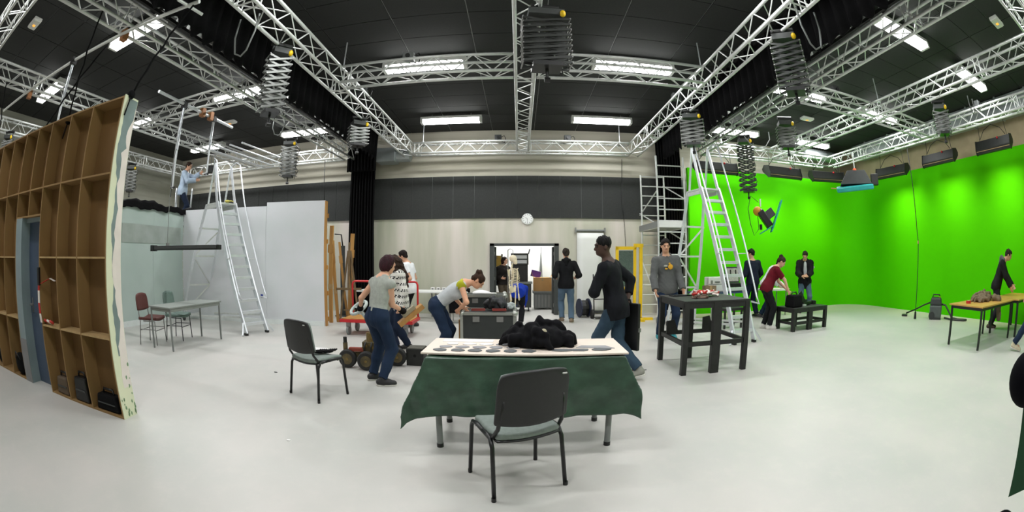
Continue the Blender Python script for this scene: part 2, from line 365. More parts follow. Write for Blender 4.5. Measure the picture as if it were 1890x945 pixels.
# ================================================================== PANTOGRAPH HANGERS
DALU2 = mat('black anodised bar', (62, 64, 62), .42, .5, nz=(9, .3))
DALU = mat('dark anodised bar', (112, 114, 111), .42, .6, nz=(9, .3))
def panto(x, y, zb, wd, levels, label, rz=0, dark=True, ztop=4.33):
    t = thing('pantograph_hanger', label, 'hanger', (x, y, ztop), rz, 'pantograph hangers'); H = ztop-zb; top = .16
    MB().bb(-wd*.38, wd*.38, -.13, .13, -.12, -.04).cyl((-.12, 0, -.04), (-.12, 0, .06), .02).cyl((.12, 0, -.04), (.12, 0, .06), .02).build('top_carriage', DGREY, t)
    MB().cyl((-.16, 0, .05), (.16, 0, .05), .035, 12).build('truss_clamp', BLACK, t, smooth=False)
    MB().ell((wd*.34, -.12, -.1), (.035, .035, .045)).build('yellow_release_knob', YELLOW, t, smooth=True)
    MB().bb(-wd*.3, wd*.3, -.12, .12, -H, -H+.05).cyl((0, 0, -H-.12), (0, 0, -H), .018).cyl((-.03, 0, -H-.13), (.03, 0, -H-.13), .03).build('bottom_carriage', BLKPL, t)
    hh = (H-top-.05)/levels; L = math.hypot(wd, hh)
    bm = MB().bb(-L/2, L/2, -.006, .006, -.014, .014).mesh('scissor_bar', DALU2 if dark == 2 else DALU)
    ang = math.atan2(hh, wd)
    for k in range(levels):
        z = -top-hh*(k+.5)
        for yy in (-.1, .1):
            for s in (1, -1):
                inst(bm, 'scissor_bar', t, M=Matrix.Translation((0, yy+s*.009, z)) @ Matrix.Rotation(s*ang, 4, 'Y'))
    pr = MB().cyl((0, -.12, 0), (0, .12, 0), .009, 6).mesh('pivot_rod', STEEL)
    for k in range(levels+1):
        for s in (-1, 1): inst(pr, 'pivot_rod', t, (s*wd/2, 0, -top-hh*k))
    pts = [(wd*.45+.05*math.sin(q*1.3), .14, -top-(H-top)*q/14+.04*(q % 2)) for q in range(15)]
    MB().tube(pts, .008, 6).build('power_cable', BLKPL, t, smooth=True)
    return t
panto(.3, 4.15, 3.55, .52, 8, 'large collapsed dark pantograph hanger under the middle bay centre truss', rz=.1, dark=2)
panto(-3.13, 4.4, 3.36, .34, 8, 'long extended pantograph hanger on the nearer left drape truss', rz=.9)
panto(-5.36, 8.62, 3.43, .4, 8, 'extended pantograph hanger before the black panels above the grey set wall', rz=.3)
panto(-3.2, 7.76, 3.78, .4, 5, 'short collapsed pantograph hanger by the gathered left curtain head', rz=.7)
panto(-11.45, 8.1, 3.5, .42, 6, 'pantograph hanger behind the end of the plywood flat', rz=.8, ztop=4.3)
panto(-11.3, 3.0, 3.75, .38, 6, 'pantograph hanger above the far end of the plywood flat', rz=.8, ztop=4.3)
panto(3.3, 3.9, 3.5, .42, 8, 'large dark pantograph hanger on the nearer right drape truss', rz=-.7, dark=2)
panto(3.3, 7.3, 3.67, .46, 6, 'dark pantograph hanger above the top of the right platform stair', rz=-.4)
panto(5.22, 8.5, 3.05, .42, 9, 'fully extended black pantograph hanger carrying a yellow and black spotlight', rz=-.5, dark=2)
panto(5.38, 6.94, 3.73, .42, 6, 'collapsed pantograph hanger on the truss before the green back wall', rz=-.4)
panto(7.66, 4.1, 3.74, .38, 5, 'collapsed pantograph hanger on the middle truss beside the right green wall', rz=-.9)
# truss-top cable boxes
for k, (x, y, lab) in enumerate([(-3.0, 7.3, 'small black motor box on the left drape truss near the pantograph'), (3.15, 7.6, 'small black motor box on the right drape truss near the pantograph'), (-.55, 11.0, 'small black box on the back wall truss left of its middle'), (1.3, 11.0, 'small black box on the back wall truss right of its middle'), (-1.75, 6.05, 'small grey box on top of the crossing truss in the middle bay'), (6.1, 5.85, 'small black motor box on the crossing truss by the green screen'), (9.75, 3.9, 'small black box on the truss beside the right green wall')]):
    t = thing('truss_motor', lab, 'motor', (x, y, ZT+TW+.026))
    MB().bb(-.09, .09, -.07, .07, 0, .15).build('housing', DGREY if k != 4 else GREY, t, bevel=.01)
    MB().tube([(.09, 0, .1), (.16, 0, .14), (.2, 0, .06), (.17, 0, -.06), (.1, 0, -.03)], .01, 6).build('cable', BLKPL, t, smooth=True)
    MB().cyl((0, -.08, .07), (0, -.1, .07), .04, 10).build('fan_cap', BLKPL, t)
# threaded suspension rods to the ceiling
_rod = MB().cyl((0, 0, 0), (0, 0, ZC-ZT-TW-.02), .012, 8).cyl((0, 0, 0), (0, 0, .06), .04, 10).mesh('threaded_rod', ALU2)
for x, y, lab in ((-2.9, 6.05, 'left end of the middle crossing truss'), (3.05, 6.05, 'right end of the middle crossing truss'), (-2.6, 11.05, 'left end of the back wall truss'), (2.75, 11.05, 'right end of the back wall truss'), (-5.9, 11.05, 'set end of the left back truss'), (7.3, 5.6, 'middle of the green screen trusses'), (-4.83, 6.4, 'left drape truss'), (5.6, 10.4, 'truss over the green back wall')):
    tag(inst(_rod, 'suspension_rod', None, (x, y, ZT+TW+.01)), 'steel suspension rod on the '+lab, 'rod', 'truss suspension rods')
# emergency lights
for x, y, lab in ((-7.46, 1.77, 'white emergency light with orange glow above the plywood flat'), (-7.68, 8.83, 'white emergency light on the ceiling above the left set'), (7.47, 1.84, 'white emergency light with orange glow near the right green wall'), (7.55, 8.63, 'white emergency light before the green back wall')):
    t = thing('emergency_light', lab, 'light', (x, y, ZC-.02))
    MB().bb(-.2, .2, -.1, .1, -.06, 0).build('casing', WHITE, t, bevel=.012)
    MB().bb(-.17, .17, -.075, .075, -.075, -.06).build('cover', mat('pale lens', (214, 216, 206), .35), t)
    MB().bb(-.04, .03, -.03, .03, -.08, -.07).build('indicator', mat('orange indicator', (255, 150, 40), .4, emit=((1, .4, .05), 1.2)), t)
for k in range(4):
    tag(MB().cyl((0, 0, 0), (.12, 2.7, 0), .024, 10).build('scaffold_tube', ALU2, None, loc=(-7.95+k*.42, 8.3, 4.36)), '%s of four parallel tubes hung over the grey set wall, counted from the ladder man' % ('first', 'second', 'third', 'fourth')[k], 'tube', 'parallel tubes over the left set')
t = thing('truss_lamp', 'small black lamp on the tubes in front of the ladder man', 'lamp', (-8.39, 9.0, 3.98), .5)
MB().cyl((0, 0, .1), (0, 0, .42), .015).build('hook', STEEL, t); MB().bb(-.12, .12, -.09, .09, -.1, .1).build('lamp_body', BLKPL, t, bevel=.015); MB().cyl((.12, 0, 0), (.2, 0, -.02), .07, 14).build('lens', DGREY, t)
# ================================================================== GREEN SCREEN LIGHTS
CYCLIT = mat('lit cyc tube', (255, 236, 214), .4, emit=((1, .82, .62), 5))
CBLK = mat('cyc light black', (44, 46, 44), .5, .2, nz=(8, .3))
def cyclight(x, y, z, rz, label, lit=True, tilt=0):
    """housing faces local +Y (the wall) and down"""
    t = thing('cyc_light', label, 'light', (x, y, z), rz, 'green screen lights')
    prof = [(-.2, -.06), (-.14, .15), (.1, .19), (.2, .1), (.17, .02), (-.1, -.17), (-.17, -.16)]
    M = Matrix(((0, 0, 1, 0), (1, 0, 0, 0), (0, 1, 0, 0), (0, 0, 0, 1)))
    MB().prism(prof, 1.2, -.6, M).build('housing', CBLK, t, bevel=.006)
    for s in (-1, 1): MB().prism([(q[0]*1.08, q[1]*1.08) for q in prof], .02, s*.61-.01, M).build('end_plate', CBLK, t)
    a = Vector((0, .17, .02)); b = Vector((0, -.1, -.17)); nn = Vector((0, .19, -.27)).normalized()
    MB().bar((-.6, -.185, -.1), (.6, -.185, -.1), .012, .012).build('edge_trim', PLYEDGE, t)
    for s in (-.3, .3):
        c = a*.5+b*.5+nn*.012; MB().box(c+Vector((s, 0, 0)), (.5, .2, .015), Matrix.Rotation(math.atan2(nn.y, -nn.z)*1.0, 3, 'X')).build('lamp_tube', CYCLIT, t)
    for s in (-.5, .5): MB().cyl((s, 0, .17), (s*.92, 0, .62), .008, 6).build('suspension_cable', BLKPL, t)
    MB().tube([(-.5, 0, .2), (-.3, .02, .42), (0, -.02, .5), (.3, 0, .38), (.45, 0, .2)], .009, 6).build('power_cable', BLKPL, t, smooth=True)
    MB().ell((.2, -.17, .13), (.03, .03, .03)).build('red_plug', RED, t, smooth=True)
    alight('cyc_beam', t, a*.5+b*.5+nn*.05, (1.1, .25), CYC_W, (math.radians(28), 0, 0), (1.0, .8, .4), math.radians(92))
    return t
cyclight(5.2, 10.15, 3.92, 0, 'black cyc light hanging over the back green wall beside the extended pantograph')
cyclight(7.5, 10.1, 3.96, 0, 'black cyc light midway along the back green wall')
cyclight(9.3, 10.0, 3.98, -.25, 'black cyc light next to the green screen corner, by the teal reflector')
cyclight(10.75, 8.15, 4.0, -PI/2+.1, 'black cyc light on the right green wall closest to the corner')
cyclight(10.75, 6.1, 4.05, -PI/2, 'black cyc light with glowing slots on the right green wall')
cyclight(10.75, 4.0, 4.05, -PI/2, 'black cyc light on the right green wall above the wooden work table')
cyclight(10.75, 1.6, 4.05, -PI/2, 'black cyc light on the right green wall past the wooden work table')
# spotlight with teal barn door on the extended pantograph
TEAL = mat('teal gel', (20, 140, 132), .35, nz=(3, .4), rgb2=(60, 180, 190), spec=.6)
t = thing('spotlight', 'black spotlight with yellow yoke and teal gel flap hanging on pantograph', 'spotlight', (5.5, 8.4, 2.92), -.5)
MB().cyl((-.02, 0, -.02), (-.02, 0, -.2), .02).bar((-.02, -.1, -.25), (.1, -.1, -.45), .03, .03).build('yoke', ALU, t)
MB().ell((-.1, 0, -.3), (.11, .12, .11)).build('yellow_housing', mat('orange yellow paint', (196, 138, 22), .5, nz=(5, .3)), t, smooth=True)
R_ = Matrix.Rotation(math.radians(42), 3, 'Y')
MB().box((.08, 0, -.48), (.16, .3, .42), Matrix.Rotation(math.radians(-35), 3, 'Y')).build('lamp_body', BLKPL, t, bevel=.02)
MB().box((.2, 0, -.36), (.2, .26, .2), Matrix.Rotation(math.radians(-35), 3, 'Y')).build('lens_hood', DGREY, t, bevel=.01)
MB().box((.36, 0, -.42), (.03, .42, .75), Matrix.Rotation(math.radians(22), 3, 'Y')).build('teal_flap', TEAL, t)
MB().box((.12, 0, -.72), (.4, .36, .02), Matrix.Rotation(math.radians(-28), 3, 'Y')).build('lower_flap', TEAL, t)
MB().tube([(-.06, 0, -.1), (-.25, 0, .05), (-.33, 0, -.25), (-.28, 0, -.6), (-.2, 0, -.85), (-.08, 0, -.7), (-.1, 0, -.4)], .009, 6).build('coiled_cable', BLKPL, t, smooth=True)
MB().bb(-.06, 0, -.03, .03, -.72, -.6).build('plug', BLKPL, t)
# teal reflector lamp near the corner
t = thing('reflector_lamp', 'dark lamp with wide teal underside hanging before the green screen corner', 'spotlight', (9.05, 8.4, 3.98), -.75)
MB().cyl((0, 0, -.02), (0, 0, .4), .018).cyl((0, 0, .3), (0, 0, .42), .035).build('hanging_pole', ALU, t)
MB().ell((0, 0, -.06), (.06, .06, .05)).build('orange_knob', mat('orange plastic', (226, 92, 50), .5), t, smooth=True)
MB().prism([(-.5, -.12), (.5, -.12), (.3, .25), (-.25, .25)], .42, -.21, Matrix(((1, 0, 0, 0), (0, 0, 1, 0), (0, 1, 0, -.36), (0, 0, 0, 1)))).build('lamp_hood', DGREY, t, bevel=.01)
MB().box((-.05, -.05, -.56), (1.15, .62, .14), (math.radians(12), math.radians(-4), 0), taper=1.0).build('teal_diffuser', TEAL, t, bevel=.03)
MB().bb(.5, .72, -.1, .12, -.5, -.2).build('ballast_box', BLKPL, t, bevel=.01)
MB().bar((-.62, 0, -.56), (-.8, 0, -.54), .05, .02).build('handle', WOOD, t)
# ================================================================== PIPES, STRAPS, CABLES OVERHEAD
def rope(name, label, cat, pts, r=.012, m=BLKPL):
    o = Vector(pts[0]); mb = MB().tube([Vector(p)-o for p in pts], r, 6); ob = mb.build(name, m, None, smooth=True, loc=o); return tag(ob, label, cat)
tt = thing('scaffold_tube', 'long aluminium tube clamped under the trusses above the plywood flat', 'tube', (-9.6, 2.3, 4.3), 0)
MB().cyl((0, -.1, 0), (6.2, .5, 0), .025, 12).build('pipe', ALU, tt, smooth=False)
for x in (1.38, 4.75): MB().bb(x-.05, x+.05, .04+x*.08-.05, .04+x*.08+.05, -.07, .09).build('clamp', mat('rusty clamp', (150, 100, 60), .6, .3), tt)
MB().cyl((6.0, .3, .0), (6.05, .75, .0), .02, 10).build('cross_pipe', ALU, tt)
tt = thing('scaffold_tube', 'aluminium tube hanging under the short truss over the left set', 'tube', (-5.9, 4.5, 4.3), 0)
MB().cyl((0, 0, 0), (-.1, 2.5, 0), .028, 12).build('pipe', ALU2, tt)
for y in (1.38, 1.65): MB().bb(-.1, 0, y-.05, y+.05, -.08, .09).build('clamp', MATS['rusty clamp'], tt)
WRAP = mat('clear film wrapped tube', (200, 205, 210), .2, .5, nz=(18, .6), rgb2=(120, 125, 130), bump=(30, .3))
for i, (x, y, zt, zb, lab) in enumerate(((-6.16, 2.533, 4.27, 3.12, 'shiny telescopic hanger dropping from the tube to the plywood flat'), (-5.95, 5.3, 4.27, 2.75, 'shiny telescopic hanger under the short truss by the ladder man'), (-5.98, 6.3, 4.27, 3.15, 'shiny telescopic hanger at the end of the short tube'))):
    t = thing('telescopic_hanger', lab, 'hanger', (x, y, zb))
    L = zt-zb; MB().cyl((0, 0, L*.45), (0, 0, L), .028, 10).build('upper_tube', WRAP, t); MB().cyl((0, 0, 0), (0, 0, L*.5), .02, 10).build('lower_tube', ALU2, t)
    MB().bb(-.05, .05, -.05, .05, L-.04, L+.07).build('clamp', BLKPL, t); MB().cyl((-.05, 0, .02), (.05, 0, .02), .02).build('tip', BLKPL, t)
S = [((-3.75, 2.45, 3.13), (-3.48, 2.8, 4.3), 'black strap from the painted end of the plywood flat to the overhead tube'),
     ((-5.1, 2.28, 3.1), (-4.7, 2.1, 4.38), 'black strap from the middle of the plywood flat up to the truss'),
     ((-5.95, 2.18, 3.1), (-5.3, 2.7, 4.3), 'slanting black strap from the plywood flat to the overhead tube'),
     ((-7.95, 1.9, 3.1), (-8.2, 1.75, 4.38), 'black strap from the far part of the plywood flat to its truss')]
for a, b, lab in S:
    t = thing('tie_strap', lab, 'strap', a); d = Vector(b)-Vector(a)
    MB().tube([d*k/8+Vector((.01*math.sin(k*2), .01*math.cos(k*3), 0)) for k in range(9)], .014, 6).build('strap', BLKFAB, t, smooth=True)
    MB().ell((0, 0, .01), (.045, .05, .05)).build('knot', BLKFAB, t, smooth=True)
    MB().tube([(0, 0, .05), (.03, -.03, -.08), (.02, -.05, -.22)], .01, 6).build('loose_end', BLKFAB, t, smooth=True)
t = thing('hanging_cable', 'long black cable with a plug hanging before the right green wall', 'cable', (10.0, 6.8, 0))
MB().tube([(-.1, .0, 4.4), (-.06, 0, 3.6), (-.03, 0, 2.9), (0, .0, 2.3), (.06, 0, 1.95), (.02, 0, 1.2), (.0, 0, .5), (0, 0, .18)], .013, 6).build('cord', BLKPL, t, smooth=True)
MB().cyl((0, 0, .02), (0, 0, .2), .045, 10, r2=.03).build('plug', BLKPL, t); MB().cyl((.055, 0, 1.9), (.058, 0, 1.98), .022, 8).build('joint', PLYEDGE, t)
def uloop(x, y, z, wd, h, lab):
    rope('hanging_cable', lab, 'cable', [(x-wd/2, y, z), (x-wd*.52, y, z-h*.5), (x-wd*.3, y, z-h*.92), (x, y+.02, z-h), (x+wd*.3, y, z-h*.9), (x+wd*.5, y, z-h*.45), (x+wd*.5, y, z)], .012, GREY)
uloop(-3.15, 3.55, 4.4, .3, .55, 'grey cable looping below the left drape truss')
uloop(3.3, 3.3, 4.4, .3, .55, 'grey cable looping below the right drape truss')
uloop(-4.83, 7.2, 4.38, .29, .35, 'grey cable looping below the truss over the grey set wall')
uloop(5.3, 8.0, 4.4, .7, .4, 'grey cable looping below the truss before the green back wall')
uloop(8.1, 3.4, 4.4, .25, .3, 'grey cable looping below the middle truss by the right green wall')
rope('hanging_cable', 'thin dark cable dropping down the concrete wall above the yellow frame', 'cable', [(2.95, 11.7, 4.4), (2.9, 11.7, 3.2), (2.97, 11.7, 2.5), (3.0, 11.7, 1.9)], .008)
rope('hanging_cable', 'thin dark cable hanging before the black panels above the set wall', 'cable', [(-5.5, 10.9, 4.4), (-5.48, 10.9, 3.6), (-5.42, 10.9, 2.9)], .01)
rope('hanging_cable', 'thin black cable beside the hanging man ladder at the left set', 'cable', [(-8.2, 7.3, 4.5), (-8.25, 7.3, 3.4), (-8.2, 7.25, 3.0)], .016)
# ================================================================== PLYWOOD FLAT (back of a set wall)
FA = Vector((-3.76, 2.36)); FB = Vector((-8.9, 1.56)); fd = (FB-FA).normalized()
frz = math.atan2(fd.y, fd.x)      # local +x runs leftwards along the flat; local -y is away from the camera side
flat = thing('set_flat', 'tall plywood set flat seen from its open cell framed back', 'set flat', (FA.x, FA.y, 0), frz)
FD = -.2; FH = 3.11; LEN = 5.2
xs_all = [0, .575, 1.07, 1.57, 2.43, 2.93, 3.45, 3.98, 4.5, 5.0]
zs = [0, .8, 1.56, 2.35, FH]
SKIN = mat('plywood skin', (118, 88, 48), .75, nz=(2.2, .6), rgb2=(98, 72, 38), stretch=(1, 1, .2))
MB().bb(0, 1.57, FD-.012, FD, 0, FH).bb(1.57, 2.43, FD-.012, FD, 2.02, FH).bb(2.43, 5.0, FD-.012, FD, 0, FH).build('back_skin', SKIN, flat)
for x in xs_all:
    z0 = 0
    MB().bb(x-.01, x+.01, FD, 0, z0, FH).build('divider', PLY, flat)
MB().bb(1.98, 2.0, FD, 0, 2.04, FH).build('divider', PLY, flat)
for i in range(len(xs_all)-1):
    x0, x1 = xs_all[i]+.01, xs_all[i+1]-.01
    for z in zs:
        if i == 3 and z < 2: continue
        zz = z if z == 0 else (z-.018)
        MB().bb(x0, x1, FD, -.002, zz, zz+.018).build('shelf', PLYEDGE if z in (.8, 1.56) else PLY, flat)
MB().bb(1.58, 2.42, FD, 0, 2.02, 2.04).build('shelf', PLY, flat)
# painted end face: peeling cream, pale pink and grey green
ep = MB().bb(-.022, -.0105, FD-.03, .0, 0, FH+.01).build('painted_end', mat('cream end paint', (212, 214, 184), .7, nz=(5, .5), rgb2=(196, 206, 176)), flat)
CH = mat('chipped green paint', (112, 140, 104), .8); PINK = mat('pale pink paint', (222, 212, 204), .7, nz=(6, .2)); GRN = mat('grey green paint', (118, 134, 132), .7, nz=(5, .4))
def wob(z, k): return .012*math.sin(z*7.3+k)+.009*math.sin(z*17.1+2*k)+.005*math.sin(z*41+k)
def pstrip(f0, f1, z0, z1, m, nm, x):
    n_ = 46; V = []
    for q in range(n_+1):
        z = z0+(z1-z0)*q/n_; V += [(x, f0(z), z), (x, f1(z), z)]
    MB().add(V, [(2*q, 2*q+1, 2*q+3, 2*q+2) for q in range(n_)]).build(nm, m, ep)
rear = lambda z: -.226
gfront = lambda z: -.05+wob(z, 1) if z > 2.3 else -.085+wob(z, 1)
def pfront(z):
    if z > 2.55: return -.215+.07*max(0, math.sin((z-2.55)*9))
    return min(-.09, -.12+.02*math.sin(z*5)+wob(z, 4)*1.6)
pstrip(gfront, rear, .62, 3.1, GRN, 'grey_green_paint', -.0228)
pstrip(pfront, rear, .3, 3.02, PINK, 'pale_pink_paint', -.0235)
rr = random.Random(5)
for k in range(22):
    y = rr.uniform(-.22, -.01) if k < 12 else -.222+rr.random()*.015; z = abs(rr.gauss(0, .22))+.01; q_ = rr.uniform(.005, .016)
    MB().add([(-.0242, y+q_*math.cos(a)*rr.uniform(.6, 1.2), z+1.6*q_*math.sin(a)*rr.uniform(.6, 1.2)) for a in [2*PI*q/7 for q in range(7)]], [tuple(range(7))]).build('paint_chip', CH, ep)
# door set in the flat
JAMB = mat('grey blue jamb', (132, 148, 152), .6, nz=(3, .4), rgb2=(112, 124, 128))
LEAF = mat('slate blue door', (70, 84, 104), .5, nz=(2, .3))
dd = MB().bb(1.62, 2.2, FD-.01, FD+.03, 0, 1.97).build('door', LEAF, flat)
MB().cyl((2.12, FD+.03, .98), (2.12, FD+.09, .98), .014).cyl((2.12, FD+.09, .98), (2.02, FD+.09, .98), .011).bb(2.1, 2.14, FD+.03, FD+.036, .88, 1.06).build('door_handle', STEEL, dd)
MB().bb(2.2, 2.42, FD-.01, 0, .0, 2.02).build('door_jamb', JAMB, flat); MB().bb(2.19, 2.425, -.0, .006, .0, .55).build('jamb_patch', mat('grey undercoat', (128, 128, 130), .7, nz=(4, .3)), flat)
MB().bb(1.58, 2.42, FD-.01, FD+.1, 1.97, 2.02).build('door_header', JAMB, flat)
# things in the cells of the flat
def on_flat(x, y, z): 
    p = flat.matrix_basis @ Vector((x, y, z)) if False else None
    c, s = math.cos(frz), math.sin(frz); return (FA.x+x*c-y*s, FA.y+x*s+y*c, z)
def weight(x, lab, w_, h_, m=BLKPL):
    t = thing('equipment_case', lab, 'case', on_flat(x, -.1, .0185), frz)
    MB().box((0, 0, h_*.5), (w_, .15, h_), taper=.82).build('body', m, t, bevel=.02)
    MB().tube([(-w_*.25, 0, h_-.01), (-w_*.2, 0, h_+.05), (w_*.2, 0, h_+.05), (w_*.25, 0, h_-.01)], .013, 6).build('handle', BLKPL, t, smooth=True)
    MB().bb(-w_*.38, w_*.38, .07, .079, h_*.45, h_*.52).build('seam', DGREY, t)
weight(.3, 'flat black bag in the plywood cell by the painted end', .42, .17, BLKFAB)
weight(.83, 'upright black case in the middle bottom cell of the plywood flat', .3, .27)
weight(1.3, 'brown grey box in the bottom cell beside the slate blue door', .3, .2, mat('brown grey board', (84, 70, 54), .7))
t = thing('cable_bag', 'round black bag in the bottom cell left of the grey jamb', 'bag', on_flat(2.68, -.08, .02), frz)
MB().ell((0, 0, .15), (.17, .09, .15)).build('body', BLKFAB, t, smooth=True); MB().tube([(-.1, .07, .22), (0, .1, .32), (.1, .07, .22)], .012, 6).build('strap', BLKPL, t, smooth=True)
t = thing('cable_bag', 'small black bag in the bottom cell farthest along the plywood flat', 'bag', on_flat(3.6, -.1, .02), frz)
MB().ell((0, 0, .12), (.12, .08, .12)).build('body', BLKFAB, t, smooth=True); MB().tube([(-.08, .06, .16), (0, .08, .26), (.08, .06, .16)], .01, 6).build('strap', BLKPL, t, smooth=True)
# red and white barrier tape on the flat by the door
TAPEW = mat('white tape', (224, 216, 206), .5); TAPER = mat('red tape', (186, 44, 34), .5)
t = thing('barrier_tape', 'red and white barrier tape hanging in the plywood cell by the door', 'tape', on_flat(1.56, .01, .82), frz)
def strip(pts, wd, m, par):
    mb = MB(); V = []; 
    for p in pts: V += [(p[0]-wd/2, p[1], p[2]), (p[0]+wd/2, p[1]+.004, p[2])]
    mb.add(V, [(2*i, 2*i+1, 2*i+3, 2*i+2) for i in range(len(pts)-1)]); return mb.build('tape_band', m, par, solid=.002)
zz = [.0, .1, .22, .36, .5]
for i in range(4): strip([(.01+.03*math.sin(zz[i]*7), .0, zz[i]), (.01+.03*math.sin(zz[i+1]*7), 0, zz[i+1])], .05, (TAPEW, TAPER)[i % 2], t)
MB().bar((-.05, 0, .44), (-.2, -.08, .5), .06, .004).build('tape_tail', TAPER, t); MB().bar((-.2, -.08, .5), (-.28, -.12, .47), .06, .004).build('tape_tail', TAPEW, t)
for k in range(3): MB().tube([(-.25+k*.08, -.06, .006), (-.2+k*.08, -.03, .03), (-.15+k*.08, -.08, .008)], .016, 6).build('tape_curl', (TAPER, TAPEW)[k % 2], t, smooth=True)
MB().bb(-.04, .01, .0, .03, .42, .62).build('clip', BLKPL, t)

# ================================================================== GREY-BLUE SET WALLS (left)
A0 = Vector((-8.72, 8.33)); B0 = Vector((-4.44, 8.93))
d_ = (B0-A0); rzb = math.atan2(d_.y, d_.x)
t = thing('set_wall', 'pale grey painted set wall standing behind the left platform stair', 'set wall', (A0.x, A0.y, 0), rzb)
L_ = d_.length
MB().bb(0, 2.75, .0, .14, 0, 2.8).build('panel', SETWALL, t); MB().bb(2.755, L_, .0, .14, 0, 2.89).build('panel', SETWALL, t)
BASEB = mat('white skirting', (214, 220, 218), .5, nz=(5, .2))
MB().bb(0, L_-.02, -.02, 0, 0, .11).build('baseboard', BASEB, t)
MB().bb(L_, L_+.03, -.0, .14, 0, 2.88).build('raw_edge', WOOD, t)
for k in range(5): MB().bb(L_-.04, L_+.05, .14, .2, .1+k*.6, .2+k*.6).build('batten', WOOD, t)
MB().bb(2.6, 2.66, -.012, 0, .62, .7).build('blue_switch', mat('blue plastic', (40, 60, 150), .5), t)
t = thing('set_wall', 'grey set wall with painted-in shade and a metal plate, beside the plywood flat', 'set wall', (-8.72, 3.6, 0), 0)
for k in range(4): MB().bb(-.14, 0, k*1.18, k*1.18+1.175, 0, 2.72).build('panel', SETWALL_SHADE, t)
MB().bb(0, .02, 0, 4.7, 0, .13).build('baseboard', BASEB, t)
pl = MB().bb(0, .012, 2.4, 4.6, 1.9, 2.33).build('metal_plate', mat('brushed plate', (176, 184, 178), .35, .5, nz=(2.5, .7), rgb2=(150, 160, 150)), t)
# black cloth lying along the top of the left set wall
def clothtop(s, q):
    y = 3.8+s*4.9; a = (q-.5)*2; wv = .02*math.sin(s*40)+.015*math.sin(s*97)
    if abs(a) < .4: return Vector((-8.8+a*.3, y, 2.74+.12+wv+.05*math.sin(s*13)))
    return Vector((-8.8+math.copysign(.14+.02*math.sin(s*60+a), a), y, 2.86-(abs(a)-.4)*.28+wv))
o = MB().grid(clothtop, 60, 16).build('black_cloth', BLKFAB, None, smooth=True, solid=.01); tag(o, 'black cloth laid along the top of the set wall with painted-in shade', 'cloth')
# hanging batten lamp in the set
t = thing('batten_lamp', 'black batten lamp hanging on a rod in the left set', 'lamp', (-6.3, 6.045, 1.75), .0)
MB().bb(-1.05, 1.05, -.05, .05, -.045, .045).build('batten', BLKPL, t, bevel=.01)
MB().bb(-1.12, -1.0, -.06, .06, -.06, .06).build('end_cap', BLKPL, t); MB().bb(-.98, 1.0, -.056, -.05, -.02, .03).build('grey_face', DGREY, t)
MB().cyl((-.55, 0, .04), (-.55, 0, 2.64), .007, 6).build('suspension_wire', STEEL, t); MB().bb(-.58, -.52, -.03, .03, .04, .1).build('hook', STEEL, t)
